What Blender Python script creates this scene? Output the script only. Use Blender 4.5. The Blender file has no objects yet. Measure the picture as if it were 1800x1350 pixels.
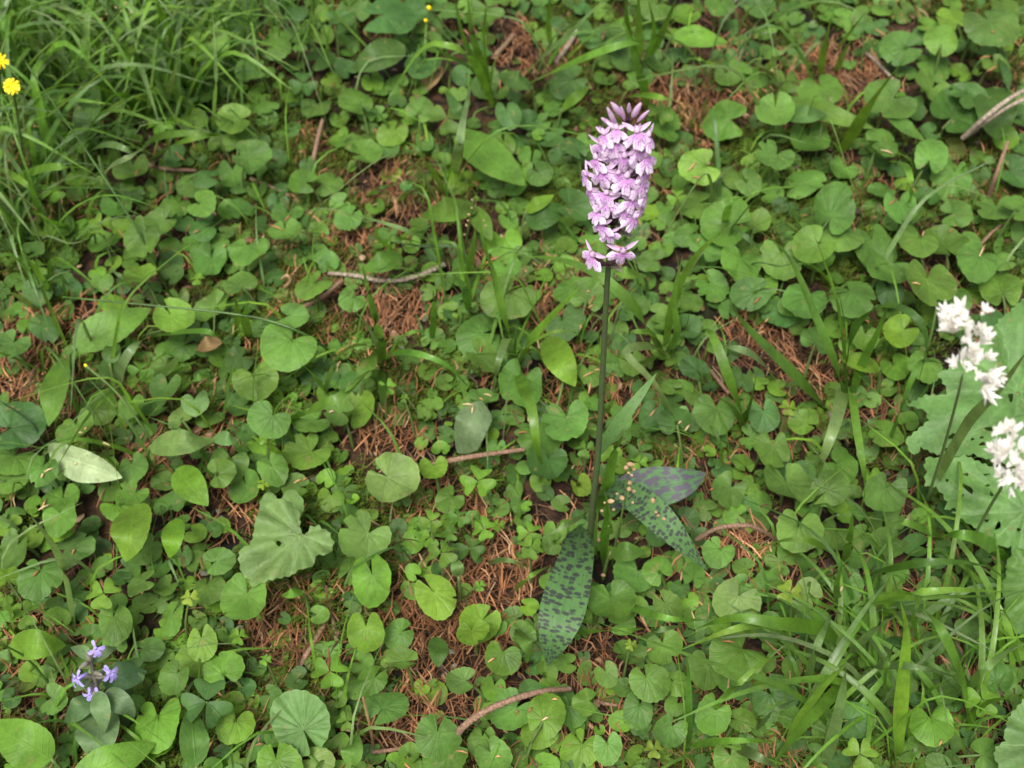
import bpy, bmesh, math, random
import numpy as np
from mathutils import Vector, Matrix, noise
from mathutils.geometry import delaunay_2d_cdt

RNG = random.Random(7)
S = bpy.context.scene
COL = S.collection

# ------------------------------------------------------------------ camera
PITCH = math.radians(50.0)
CAM_H = 0.661
FPX = 2500.0                       # focal length in photo pixels (1800 wide)
cam_d = bpy.data.cameras.new('camera')
cam_d.sensor_width = 36.0
cam_d.lens = 50.0
cam_d.clip_start = 0.01
cam_d.clip_end = 200.0
cam_d.dof.use_dof = True
cam_d.dof.focus_distance = 0.64
cam_d.dof.aperture_fstop = 15.0
cam = bpy.data.objects.new('camera', cam_d)
cam.location = (0, 0, CAM_H)
cam.rotation_euler = (math.pi / 2 - PITCH, 0, 0)
COL.objects.link(cam)
S.camera = cam
CAMP = Vector((0, 0, CAM_H))
FWD = Vector((0, math.cos(PITCH), -math.sin(PITCH)))
UPV = Vector((0, math.sin(PITCH), math.cos(PITCH)))

# ------------------------------------------------------------------ sky and sun (soft forest daylight)
SUN_EL, SUN_ROT = math.radians(62), math.radians(200)
w = bpy.data.worlds.new('World')
S.world = w
w.use_nodes = True
nt = w.node_tree
sky = nt.nodes.new('ShaderNodeTexSky')
sky.sky_type = 'NISHITA'
sky.sun_disc = False
sky.sun_elevation = SUN_EL
sky.sun_rotation = SUN_ROT
sky.dust_density = 6.0
sky.air_density = 1.0
sky.ozone_density = 0.5
hsv = nt.nodes.new('ShaderNodeHueSaturation')
hsv.inputs['Saturation'].default_value = 0.2
nt.links.new(sky.outputs[0], hsv.inputs['Color'])
nt.links.new(hsv.outputs[0], nt.nodes['Background'].inputs['Color'])
nt.nodes['Background'].inputs['Strength'].default_value = 0.07
sd = bpy.data.lights.new('sun', 'SUN')
sd.energy = 1.5
sd.angle = math.radians(20)
sd.color = (1.0, 0.96, 0.9)
sun = bpy.data.objects.new('sun', sd)
az = SUN_ROT
sdir = Vector((math.sin(az) * math.cos(SUN_EL), math.cos(az) * math.cos(SUN_EL), math.sin(SUN_EL)))
sun.rotation_euler = sdir.to_track_quat('Z', 'Y').to_euler()
sun.location = (0, 0, 3)
COL.objects.link(sun)
S.view_settings.view_transform = 'Standard'
S.view_settings.look = 'None'
S.view_settings.gamma = 1.0
S.view_settings.use_curve_mapping = False
S.view_settings.exposure = 1.46
S.cycles.use_denoising = True
S.cycles.max_bounces = 8

# ------------------------------------------------------------------ helpers: space
def ground_z(x, y):
    if abs(x) > 3 or y > 4 or y < -2:
        return 0.0
    return 0.011 * noise.noise(Vector((x * 7, y * 7, 1.7))) + 0.004 * noise.noise(Vector((x * 25, y * 25, 4.1)))

def ray(px, py):
    return FWD + Vector((1, 0, 0)) * ((px - 900) / FPX) + UPV * ((675 - py) / FPX)

def at(px, py, h=0.0):
    """the point of the place that photo pixel (px, py) shows, h metres above the ground"""
    d = ray(px, py)
    z = h
    for _ in range(3):
        p = CAMP + d * ((CAM_H - z) / -d.z)
        z = h + ground_z(p.x, p.y)
    return CAMP + d * ((CAM_H - z) / -d.z)

def at_y(px, py, Y):
    """point on that pixel's ray at ground distance Y"""
    d = ray(px, py)
    return CAMP + d * (Y / d.y)

def depth(p):
    return (p - CAMP).dot(FWD)

def m_per_px(p):
    return depth(p) / FPX

def project(p):
    v = p - CAMP
    k = FPX / v.dot(FWD)
    return 900 + v.x * k, 675 - v.dot(UPV) * k

# ------------------------------------------------------------------ helpers: objects
def empty(name, loc):
    o = bpy.data.objects.new(name, None)
    o.empty_display_size = 0.01
    o.location = loc
    COL.objects.link(o)
    return o

def tag(o, label, cat, group=None):
    o['label'] = label
    o['category'] = cat
    if group:
        o['group'] = group
    return o

def mesh(name, verts, faces, mat=None, uvs=None, smooth=True, cols=None):
    me = bpy.data.meshes.new(name)
    me.from_pydata([tuple(v) for v in verts], [], faces)
    if smooth:
        me.polygons.foreach_set('use_smooth', [True] * len(me.polygons))
    if uvs is not None:
        ul = me.uv_layers.new(name='UVMap')
        li = np.empty(len(me.loops), dtype=np.int32)
        me.loops.foreach_get('vertex_index', li)
        ul.data.foreach_set('uv', np.asarray(uvs, dtype=np.float32)[li].ravel())
    if cols is not None:
        ca = me.color_attributes.new('col', 'FLOAT_COLOR', 'POINT')
        c = np.ones((len(verts), 4), dtype=np.float32)
        c[:, :3] = np.asarray(cols)
        ca.data.foreach_set('color', c.ravel())
    if mat:
        me.materials.append(mat)
    me.update()
    return me

def link(name, me, parent=None, loc=None, mat4=None, color=None):
    o = bpy.data.objects.new(name, me)
    COL.objects.link(o)
    if parent:
        o.parent = parent
    if mat4 is not None:
        o.matrix_local = mat4
    elif loc is not None:
        o.location = loc
    if color:
        o.color = (*color, 1)
    return o

def catmull(pts, n):
    pts = [Vector(p) for p in pts]
    if len(pts) == 2:
        return [pts[0].lerp(pts[1], i / n) for i in range(n + 1)]
    P = [pts[0] * 2 - pts[1]] + pts + [pts[-1] * 2 - pts[-2]]
    segs = len(pts) - 1
    out = []
    for i in range(n + 1):
        t = i / n * segs
        k = min(int(t), segs - 1)
        u = t - k
        a, b, c, d = P[k:k + 4]
        out.append(0.5 * ((2 * b) + (c - a) * u + (2 * a - 5 * b + 4 * c - d) * u * u + (3 * b - a - 3 * c + d) * u ** 3))
    return out

def tube(pts, radii, sides=6, bump=0.0, seed=0, closed_tip=True):
    verts, faces, uvs = [], [], []
    n = len(pts)
    ref = Vector((0.31, 0.2, 0.93))
    for i, p in enumerate(pts):
        t = (pts[min(i + 1, n - 1)] - pts[max(i - 1, 0)])
        t = t.normalized() if t.length > 1e-9 else Vector((0, 0, 1))
        a = t.cross(ref)
        if a.length < 0.1:
            a = t.cross(Vector((1, 0, 0)))
        a.normalize()
        b = t.cross(a)
        r = radii[i] if hasattr(radii, '__len__') else radii
        for k in range(sides):
            th = 2 * math.pi * k / sides
            rr = r
            if bump:
                rr *= 1 + bump * (0.5 * noise.noise(Vector((i * 0.9 + seed, k * 1.7, seed))) + 0.5 * math.sin(i * 1.9 + k * 2.1))
            verts.append(p + a * (math.cos(th) * rr) + b * (math.sin(th) * rr))
            uvs.append((k / sides, i / max(1, n - 1)))
        if i:
            for k in range(sides):
                k2 = (k + 1) % sides
                faces.append(((i - 1) * sides + k, (i - 1) * sides + k2, i * sides + k2, i * sides + k))
    faces.append(tuple(range(sides))[::-1])
    faces.append(tuple((n - 1) * sides + k for k in range(sides)))
    return verts, faces, uvs

def join(parts):
    V, F, U = [], [], []
    for v, f, u in parts:
        o = len(V)
        V += list(v)
        U += list(u)
        F += [tuple(i + o for i in q) for q in f]
    return V, F, U

# ------------------------------------------------------------------ materials
def new_mat(name):
    m = bpy.data.materials.new(name)
    m.use_nodes = True
    m.node_tree.nodes.clear()
    return m, m.node_tree

class N:
    def __init__(s, nt):
        s.nt = nt
    def node(s, t, **kw):
        n = s.nt.nodes.new(t)
        for k, v in kw.items():
            setattr(n, k, v)
        return n
    def put(s, sock, v):
        if hasattr(v, 'is_linked') or isinstance(v, bpy.types.NodeSocket):
            s.nt.links.new(v, sock)
        elif v is not None:
            sock.default_value = v
    def math(s, op, a, b=None, c=None, clamp=False):
        n = s.node('ShaderNodeMath', operation=op, use_clamp=clamp)
        for i, v in enumerate((a, b, c)):
            if v is not None:
                s.put(n.inputs[i], v)
        return n.outputs[0]
    def mix(s, f, a, b, blend='MIX'):
        n = s.node('ShaderNodeMix', data_type='RGBA', blend_type=blend)
        s.put(n.inputs[0], f)
        s.put(n.inputs[6], a)
        s.put(n.inputs[7], b)
        return n.outputs[2]
    def noise(s, vec, scale, detail=3.0, rough=0.5):
        n = s.node('ShaderNodeTexNoise')
        if vec is not None:
            s.put(n.inputs['Vector'], vec)
        n.inputs['Scale'].default_value = scale
        n.inputs['Detail'].default_value = detail
        n.inputs['Roughness'].default_value = rough
        return n.outputs['Fac']
    def step(s, v, lo, hi, a=0.0, b=1.0):
        n = s.node('ShaderNodeMapRange', interpolation_type='SMOOTHSTEP')
        s.put(n.inputs[0], v)
        for i, x in enumerate((lo, hi, a, b)):
            s.put(n.inputs[i + 1], x)
        return n.outputs[0]
    def finish(s, color, rough=0.5, spec=0.4, trans=0.0, bump=None, bump_d=0.0005, tcol=None, bump_s=0.6):
        p = s.node('ShaderNodeBsdfPrincipled')
        s.put(p.inputs['Base Color'], color)
        s.put(p.inputs['Roughness'], rough)
        p.inputs['Specular IOR Level'].default_value = spec
        out = s.node('ShaderNodeOutputMaterial')
        if bump is not None:
            b = s.node('ShaderNodeBump')
            b.inputs['Strength'].default_value = bump_s
            b.inputs['Distance'].default_value = bump_d
            s.put(b.inputs['Height'], bump)
            s.nt.links.new(b.outputs[0], p.inputs['Normal'])
        if trans > 0:
            t = s.node('ShaderNodeBsdfTranslucent')
            s.put(t.inputs['Color'], tcol if tcol is not None else color)
            mx = s.node('ShaderNodeMixShader')
            mx.inputs[0].default_value = trans
            s.nt.links.new(p.outputs[0], mx.inputs[1])
            s.nt.links.new(t.outputs[0], mx.inputs[2])
            s.nt.links.new(mx.outputs[0], out.inputs[0])
        else:
            s.nt.links.new(p.outputs[0], out.inputs[0])

def leaf_material(name, veins, source='object', rough=0.5, spec=0.27, trans=0.32):
    """veins: 'radial' (uv = angle, radius), 'pinnate' (uv = along, across -1..1), 'blade' (along, across)"""
    m, nt = new_mat(name)
    n = N(nt)
    tc = n.node('ShaderNodeTexCoord')
    oi = n.node('ShaderNodeObjectInfo')
    if source == 'object':
        base = oi.outputs['Color']
    else:
        a = n.node('ShaderNodeVertexColor')
        a.layer_name = 'col'
        base = a.outputs['Color']
    sep = n.node('ShaderNodeSeparateXYZ')
    nt.links.new(tc.outputs['UV'], sep.inputs[0])
    u, v = sep.outputs[0], sep.outputs[1]
    geo = n.node('ShaderNodeNewGeometry')
    pos = geo.outputs['Position']
    n1 = n.noise(pos, 60, 3)
    n2 = n.noise(pos, 400, 3, 0.6)
    val = n.math('ADD', n.step(n1, 0.25, 0.75, 0.72, 1.22), n.step(n2, 0.3, 0.7, -0.1, 0.1))
    col = n.mix(1.0, base, n.node('ShaderNodeCombineColor').outputs[0], 'MULTIPLY')
    comb = nt.nodes[-1] if False else None
    # brightness: scale by val
    sc = n.node('ShaderNodeVectorMath', operation='SCALE')
    nt.links.new(base, sc.inputs[0])
    nt.links.new(val, sc.inputs['Scale'])
    col = sc.outputs[0]
    # some yellowing in patches
    yel = n.step(n.noise(pos, 28, 2), 0.58, 0.8, 0.0, 0.28)
    col = n.mix(yel, col, n.mix(1.0, col, (1.45, 1.12, 0.7, 1), 'MULTIPLY'))
    if veins == 'radial':
        u = n.math('ADD', u, n.math('MULTIPLY', n.math('SUBTRACT', n.noise(pos, 130, 2), 0.5), 0.05))
        f = n.math('FRACT', n.math('MULTIPLY', u, 9.0))
        d = n.math('ABSOLUTE', n.math('SUBTRACT', f, 0.5))
        wv = n.math('MULTIPLY', d, v)
        vein = n.step(wv, 0.0, 0.035, 1.0, 0.0)
        f2 = n.math('FRACT', n.math('ADD', n.math('MULTIPLY', u, 27.0), n.math('MULTIPLY', v, 1.3)))
        vein2 = n.math('MULTIPLY', n.step(n.math('ABSOLUTE', n.math('SUBTRACT', f2, 0.5)), 0.0, 0.16, 0.5, 0.0), n.step(v, 0.35, 0.6))
        vein = n.math('MAXIMUM', vein, vein2)
        rim = n.step(v, 0.93, 1.0, 0.0, 0.25)
        relief = n.math('SUBTRACT', n.noise(pos, 350, 2), n.math('MULTIPLY', vein, 0.7))
    elif veins == 'pinnate':
        av = n.math('ABSOLUTE', v)
        mid = n.step(av, 0.0, 0.09, 1.0, 0.0)
        f = n.math('FRACT', n.math('SUBTRACT', n.math('MULTIPLY', u, 9.0), n.math('MULTIPLY', av, 1.8)))
        side = n.step(n.math('ABSOLUTE', n.math('SUBTRACT', f, 0.5)), 0.0, 0.1, 0.6, 0.0)
        vein = n.math('MAXIMUM', mid, side)
        rim = n.step(av, 0.93, 1.0, 0.0, 0.2)
        relief = n.math('SUBTRACT', n.noise(pos, 350, 2), n.math('MULTIPLY', vein, 0.7))
    else:
        f = n.math('FRACT', n.math('MULTIPLY', v, 4.0))
        vein = n.step(n.math('ABSOLUTE', n.math('SUBTRACT', f, 0.5)), 0.0, 0.25, 0.5, 0.0)
        rim = n.math('MULTIPLY', v, 0.0)
        relief = n.math('MULTIPLY', vein, -0.6)
    vc = n.mix(1.0, col, (1.5, 1.38, 1.5, 1), 'MULTIPLY')
    col = n.mix(n.math('MULTIPLY', vein, 0.36), col, vc)
    col = n.mix(rim, col, n.mix(1.0, col, (1.6, 1.45, 1.4, 1), 'MULTIPLY'))
    if veins != 'blade':
        sp = n.step(n.noise(pos, 170, 1), 0.69, 0.75, 0.0, 0.55)
        col = n.mix(sp, col, (0.22, 0.20, 0.07, 1))
        br = n.step(n.noise(pos, 75, 3, 0.7), 0.70, 0.78, 0.0, 0.7)
        col = n.mix(br, col, (0.10, 0.07, 0.025, 1))
    tcol = n.mix(1.0, col, (1.25, 1.35, 0.6, 1), 'MULTIPLY')
    n.finish(col, rough, spec, trans, relief, 0.0006, tcol, 0.55)
    return m

M = {}
M['round'] = leaf_material('leaf_radial_veins', 'radial')
M['pinnate'] = leaf_material('leaf_pinnate_veins', 'pinnate')
M['blade'] = leaf_material('grass_blade', 'blade', rough=0.33, spec=0.6, trans=0.38)
M['cover'] = leaf_material('ground_cover_leaf', 'radial', source='attr')
M['blade_attr'] = leaf_material('fine_grass', 'blade', source='attr', rough=0.35, trans=0.3)

def attr_material(name, rough=0.7, spec=0.2, trans=0.0):
    m, nt = new_mat(name)
    n = N(nt)
    a = n.node('ShaderNodeVertexColor')
    a.layer_name = 'col'
    n.finish(a.outputs['Color'], rough, spec, trans)
    return m
M['needle'] = attr_material('dry_needle', 0.6, 0.25)
M['moss'] = attr_material('moss', 0.7, 0.15, 0.25)

def flat_material(name, c1, c2, scale=200, rough=0.6, spec=0.3, trans=0.0, bump=0.0):
    m, nt = new_mat(name)
    n = N(nt)
    tc = n.node('ShaderNodeTexCoord')
    f = n.step(n.noise(tc.outputs['Object'], scale, 4, 0.6), 0.3, 0.7)
    n.finish(n.mix(f, (*c1, 1), (*c2, 1)), rough, spec, trans, f if bump else None, bump or 0.0005)
    return m
M['stalk'] = flat_material('green_stalk', (0.075, 0.15, 0.03), (0.12, 0.15, 0.05), 120, 0.5, 0.3, 0.1)
M['pale_stalk'] = flat_material('pale_stalk', (0.24, 0.36, 0.11), (0.28, 0.36, 0.15), 120, 0.5, 0.3, 0.3)
M['orchid_stem'] = flat_material('orchid_stem', (0.055, 0.10, 0.028), (0.06, 0.065, 0.035), 90, 0.5, 0.3)
M['orchid_top'] = flat_material('orchid_stem_purple', (0.17, 0.075, 0.10), (0.10, 0.055, 0.06), 200, 0.5, 0.3)
M['bark'] = flat_material('twig_bark', (0.30, 0.19, 0.125), (0.15, 0.09, 0.06), 900, 0.8, 0.15, 0, 0.0006)
M['bark_grey'] = flat_material('lichen_bark', (0.36, 0.31, 0.24), (0.17, 0.12, 0.085), 500, 0.85, 0.15, 0, 0.0006)
M['dry_leaf'] = flat_material('dry_leaf', (0.22, 0.13, 0.05), (0.30, 0.21, 0.10), 90, 0.6, 0.25, 0.2)
M['lilac'] = flat_material('lilac_petal', (0.62, 0.37, 0.60), (0.78, 0.60, 0.77), 260, 0.55, 0.2, 0.25)
M['lilac_dark'] = flat_material('lilac_bud', (0.62, 0.34, 0.56), (0.74, 0.54, 0.72), 260, 0.5, 0.25, 0.15)
M['bract'] = flat_material('bract', (0.16, 0.18, 0.11), (0.25, 0.17, 0.19), 200, 0.55, 0.25, 0.2)
M['white'] = flat_material('white_tepal', (0.90, 0.89, 0.86), (0.82, 0.78, 0.68), 300, 0.6, 0.2, 0.25)
M['seed'] = flat_material('seed_capsule', (0.24, 0.14, 0.06), (0.46, 0.33, 0.19), 700, 0.5, 0.35)
M['yellow'] = flat_material('yellow_petal', (0.88, 0.74, 0.02), (0.85, 0.60, 0.01), 200, 0.5, 0.25, 0.2)
M['bugle'] = flat_material('violet_petal', (0.36, 0.28, 0.75), (0.52, 0.44, 0.82), 300, 0.5, 0.25, 0.25)
M['bugle_hair'] = flat_material('bugle_calyx', (0.13, 0.13, 0.09), (0.20, 0.17, 0.16), 300, 0.7, 0.2)

def lip_material():
    m, nt = new_mat('marked_lip')
    n = N(nt)
    tc = n.node('ShaderNodeTexCoord')
    sep = n.node('ShaderNodeSeparateXYZ')
    nt.links.new(tc.outputs['UV'], sep.inputs[0])
    u, v = sep.outputs[0], sep.outputs[1]        # u across 0..1, v out 0..1
    base = n.mix(n.step(v, 0.15, 1.0), (0.52, 0.25, 0.54, 1), (0.80, 0.64, 0.81, 1))
    oi = n.node('ShaderNodeObjectInfo')
    cmb = n.node('ShaderNodeCombineXYZ')
    n.put(cmb.inputs[0], n.math('MULTIPLY', u, 13.0))
    n.put(cmb.inputs[1], n.math('MULTIPLY', v, 6.5))
    n.put(cmb.inputs[2], n.math('MULTIPLY', oi.outputs['Random'], 50.0))
    vo = n.node('ShaderNodeTexVoronoi', voronoi_dimensions='3D')
    vo.inputs['Scale'].default_value = 1.0
    nt.links.new(cmb.outputs[0], vo.inputs['Vector'])
    dots = n.step(vo.outputs['Distance'], 0.26, 0.36, 1.0, 0.0)
    area = n.math('MULTIPLY', n.step(v, 0.12, 0.22), n.step(v, 0.66, 0.85, 1.0, 0.0))
    # dashes: lines radiating, broken by noise
    f = n.math('ABSOLUTE', n.math('SUBTRACT', n.math('FRACT', n.math('MULTIPLY', u, 9.0)), 0.5))
    dash = n.math('MULTIPLY', n.step(f, 0.08, 0.16, 1.0, 0.0), n.step(n.noise(cmb.outputs[0], 1.3, 1), 0.5, 0.56))
    mk = n.math('MULTIPLY', n.math('MAXIMUM', dots, dash), area)
    col = n.mix(n.math('MULTIPLY', mk, 0.8), base, (0.17, 0.035, 0.24, 1))
    n.finish(col, 0.55, 0.2, 0.22)
    return m
M['lip'] = lip_material()

def spotted_material(name, green, dark, sx, sy, lo, hi):
    m, nt = new_mat(name)
    n = N(nt)
    tc = n.node('ShaderNodeTexCoord')
    sep = n.node('ShaderNodeSeparateXYZ')
    nt.links.new(tc.outputs['UV'], sep.inputs[0])
    u, v = sep.outputs[0], sep.outputs[1]
    cmb = n.node('ShaderNodeCombineXYZ')
    n.put(cmb.inputs[0], n.math('MULTIPLY', u, sx))
    n.put(cmb.inputs[1], n.math('MULTIPLY', v, sy))
    vo = n.node('ShaderNodeTexVoronoi')
    vo.inputs['Scale'].default_value = 1.0
    vo.inputs['Randomness'].default_value = 0.7
    nt.links.new(cmb.outputs[0], vo.inputs['Vector'])
    dist = n.math('ADD', vo.outputs['Distance'], n.math('MULTIPLY', n.math('SUBTRACT', n.noise(cmb.outputs[0], 2.5, 3), 0.5), 0.5))
    spot = n.step(dist, lo, hi, 1.0, 0.0)
    g = n.mix(n.step(n.noise(tc.outputs['UV'], 12, 3), 0.3, 0.7), (*green, 1), tuple(c * 1.3 for c in green) + (1,))
    col = n.mix(n.math('MULTIPLY', spot, 0.92), g, (*dark, 1))
    av = n.math('ABSOLUTE', v)
    col = n.mix(n.step(av, 0.0, 0.06, 0.35, 0.0), col, (0.03, 0.07, 0.03, 1))
    rel = n.math('FRACT', n.math('MULTIPLY', av, 5.0))
    n.finish(col, 0.52, 0.18, 0.14, rel, 0.0004, None, 0.3)
    return m
M['spotted'] = spotted_material('spotted_orchid_leaf', (0.064, 0.135, 0.042), (0.034, 0.036, 0.036), 40, 2.7, 0.38, 0.58)
M['blotched'] = spotted_material('blotched_orchid_leaf', (0.06, 0.13, 0.05), (0.075, 0.062, 0.088), 12, 3.4, 0.46, 0.64)

def ground_material():
    m, nt = new_mat('needle_litter_soil')
    n = N(nt)
    geo = n.node('ShaderNodeNewGeometry')
    pos = geo.outputs['Position']
    a = n.noise(pos, 14, 5, 0.6)
    b = n.noise(pos, 160, 5, 0.65)
    c = n.mix(n.step(b, 0.35, 0.65), (0.012, 0.009, 0.006, 1), (0.065, 0.034, 0.019, 1))
    c = n.mix(n.step(a, 0.48, 0.62), c, (0.010, 0.008, 0.006, 1))
    c = n.mix(n.step(n.noise(pos, 9, 4), 0.58, 0.7, 0.0, 0.6), c, (0.04, 0.055, 0.015, 1))
    n.finish(c, 0.9, 0.15, 0, b, 0.004, None, 0.8)
    return m
M['ground'] = ground_material()
M['plain'] = spotted_material('stem_leaf', (0.075, 0.15, 0.04), (0.05, 0.06, 0.045), 16, 2.0, 0.12, 0.26)

# ------------------------------------------------------------------ ground sheet
def axis(lo, hi, step, far):
    a = list(np.arange(lo, hi, step))
    s, x, left = step, a[0], []
    while x > -far:
        s *= 1.5
        x -= s
        left.append(x)
    s, x, right = step, a[-1], []
    while x < far:
        s *= 1.5
        x += s
        right.append(x)
    return left[::-1] + a + right
xs, ys = axis(-0.75, 0.75, 0.007, 30), axis(0.0, 1.35, 0.007, 30)
V = [(x, y, ground_z(x, y) + (0.0022 * noise.noise(Vector((x * 120, y * 120, 9))) if abs(x) < 1 and -.3 < y < 1.7 else 0)) for y in ys for x in xs]
nx = len(xs)
F = [(j * nx + i, j * nx + i + 1, (j + 1) * nx + i + 1, (j + 1) * nx + i) for j in range(len(ys) - 1) for i in range(nx - 1)]
g = link('forest_floor', mesh('forest_floor', V, F, M['ground']))
g['kind'] = 'structure'

# ------------------------------------------------------------------ scatter masks
def litter(px, py):
    """where the photograph shows bare brown needles (0..1)"""
    best = 0
    for cx, cy, rx, ry in ((800, 1110, 130, 90), (690, 800, 110, 70), (660, 320, 90, 70), (1180, 170, 120, 60), (1260, 220, 60, 70),
                           (400, 900, 90, 60), (740, 1250, 120, 90), (520, 1120, 90, 70), (30, 650, 60, 60), (930, 100, 90, 70),
                           (700, 560, 80, 60), (1340, 600, 90, 50), (1450, 110, 110, 60), (900, 930, 60, 50), (1310, 960, 50, 40), (1080, 1110, 60, 60), (980, 560, 80, 60), (550, 270, 60, 70), (760, 880, 130, 60), (480, 1060, 90, 60), (1500, 150, 90, 60), (620, 420, 60, 40), (1040, 1190, 60, 50), (860, 1010, 90, 60), (80, 590, 70, 40), (1420, 650, 60, 50)):
        best = max(best, 1 - ((px - cx) / rx) ** 2 - ((py - cy) / ry) ** 2)
    return max(0, best) * (0.55 + 0.9 * max(-.5, noise.noise(Vector((px * .022, py * .022, 5.5)))))

def scatter_points(n, rng, margin=0.0, x=(-0.75, 0.75), y=(0.1, 1.25)):
    return np.stack([rng.uniform(*x, n), rng.uniform(*y, n)], 1)

def build_needles(name, pts, rng, lift=0.004, kind='stuff', light=0.0):
    n = len(pts)
    L = rng.uniform(0.008, 0.018, n)
    W = rng.uniform(0.00025, 0.00046, n)
    th = rng.uniform(0, 2 * math.pi, n) * 0.75 + 0.8
    tilt = rng.normal(0, 0.22, n)
    bend = rng.normal(0, 0.07, n)
    z = np.array([ground_z(p[0], p[1]) for p in pts]) + rng.uniform(0.0, lift, n) + 0.0012
    cx, cy = np.cos(th), np.sin(th)
    V = np.zeros((n, 6, 3))
    for i, s in enumerate((-0.5, 0.0, 0.5)):
        off = bend * L * (1 - 4 * s * s)
        X = pts[:, 0] + cx * L * s * np.cos(tilt) - cy * off
        Y = pts[:, 1] + cy * L * s * np.cos(tilt) + cx * off
        Z = z + L * s * np.sin(tilt) + 0.0012 * (1 - 4 * s * s)
        wv = W * (1.0 if i == 1 else 0.55)
        for k, sg in enumerate((-1, 1)):
            V[:, i * 2 + k, 0] = X - cy * wv * sg
            V[:, i * 2 + k, 1] = Y + cx * wv * sg
            V[:, i * 2 + k, 2] = Z + sg * W * 0.5
    V = V.reshape(-1, 3)
    b = (np.arange(n) * 6)[:, None]
    F = np.concatenate([b + np.array([[0, 2, 3, 1]]), b + np.array([[2, 4, 5, 3]])]).tolist()
    pal = np.array([(0.25, 0.105, 0.046), (0.15, 0.066, 0.033), (0.31, 0.160, 0.078), (0.065, 0.038, 0.022), (0.36, 0.23, 0.13), (0.22, 0.10, 0.045)])
    ci = rng.choice(len(pal), n, p=[.27, .22, .2, .14, .05, .12])
    C = pal[ci] * rng.uniform(0.7, 1.3, (n, 1))
    old = np.array([noise.noise(Vector((p[0] * 22, p[1] * 22, 8.8))) for p in pts])
    C = C * np.clip(1.05 + 0.9 * old, 0.3, 1.5)[:, None]
    if light:
        C = C * (1 - light) + np.array((0.42, 0.25, 0.12)) * light
    o = link(name, mesh(name, V, F, M['needle'], cols=np.repeat(C, 6, 0)))
    o['kind'] = kind
    return o

nprng = np.random.default_rng(5)
pts = np.concatenate([scatter_points(150000, nprng, x=(-0.5, 0.5), y=(0.25, 1.1)), scatter_points(26000, nprng, x=(-0.85, 0.85), y=(0.05, 1.4))])
keep = []
for i, (x, y) in enumerate(pts):
    q = project(Vector((x, y, 0)))
    m_ = litter(*q) * 1.7 + noise.noise(Vector((x * 15, y * 15, 6.6))) * 0.8 + 0.10
    keep.append(nprng.random() < m_)
pts = pts[np.array(keep)]
build_needles('fallen_needles', pts, nprng, 0.008)

def build_crumbs(n, rng):
    V, F, C = [], [], []
    for _ in range(n):
        x, y = rng.uniform(-0.6, 0.6), rng.uniform(0.2, 1.2)
        c = Vector((x, y, ground_z(x, y) + rng.uniform(0.001, 0.007)))
        r = rng.uniform(0.0008, 0.0032) * (1.8 if rng.random() < .06 else 1)
        nn = Vector((rng.normal(0, .5), rng.normal(0, .5), 1)).normalized()
        a = nn.cross(Vector((rng.normal(), rng.normal(), 0.1))).normalized()
        b_ = nn.cross(a)
        o = len(V)
        k = 6
        el = rng.uniform(.4, 1)
        ring = [c + a * (math.cos(t / k * 6.283) * r * rng.uniform(.6, 1.2)) + b_ * (math.sin(t / k * 6.283) * r * el * rng.uniform(.6, 1.2)) for t in range(k)]
        V += ring + [c + nn * r * .35]
        F += [(o + t, o + (t + 1) % k, o + k) for t in range(k)]
        col = np.array([(0.10, 0.055, 0.03), (0.05, 0.032, 0.022), (0.20, 0.11, 0.055), (0.30, 0.20, 0.12), (0.14, 0.14, 0.10)][rng.choice(5, p=[.32, .33, .2, .07, .08])]) * rng.uniform(.7, 1.3)
        C += [col] * (k + 1)
    o = link('litter_crumbs', mesh('litter_crumbs', V, F, M['needle'], smooth=False, cols=C))
    o['kind'] = 'stuff'
build_crumbs(9000, nprng)

def build_moss(n, rng):
    V, F, C = [], [], []
    for _ in range(n):
        x, y = rng.uniform(-0.6, 0.6), rng.uniform(0.2, 1.2)
        m = noise.noise(Vector((x * 9, y * 9, 3.3))) + 0.5 * noise.noise(Vector((x * 30, y * 30, 1.3)))
        px, py = project(Vector((x, y, 0)))
        mossy = max(0, 1 - ((px - 740) / 110) ** 2 - ((py - 690) / 70) ** 2) + 0.7 * max(0, 1 - ((px - 480) / 120) ** 2 - ((py - 160) / 90) ** 2)
        mossy += 0.8 * max(0, 1 - ((px - 850) / 90) ** 2 - ((py - 840) / 50) ** 2)
        if m + mossy * 0.8 - litter(px, py) * 0.25 < 0.02 + rng.uniform(0, 0.3):
            continue
        for _s in range(3):
            bx, by = x + rng.normal(0, .004), y + rng.normal(0, .004)
            bz = ground_z(bx, by)
            h = rng.uniform(0.004, 0.013)
            lean = Vector((rng.normal(0, .5), rng.normal(0, .5), 1)).normalized()
            col = np.array((0.06, 0.115, 0.014)) * rng.uniform(0.35, 1.3) + np.array((0.04, 0.02, 0)) * rng.uniform(0, 1)
            for k in range(6):
                f = 0.3 + 0.7 * k / 5
                p = Vector((bx, by, bz)) + lean * (h * f)
                a = k * 2.4 + rng.uniform(0, 1)
                d = Vector((math.cos(a), math.sin(a), 0.6)) * rng.uniform(0.0022, 0.0042)
                s = Vector((-math.sin(a), math.cos(a), 0)) * 0.0005
                i = len(V)
                V += [p - s, p + s, p + d]
                F.append((i, i + 1, i + 2))
                C += [col * 0.9, col * 0.9, col * 1.15]
    o = link('moss', mesh('moss', V, F, M['moss'], smooth=False, cols=C))
    o['kind'] = 'stuff'
build_moss(48000, nprng)

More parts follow.
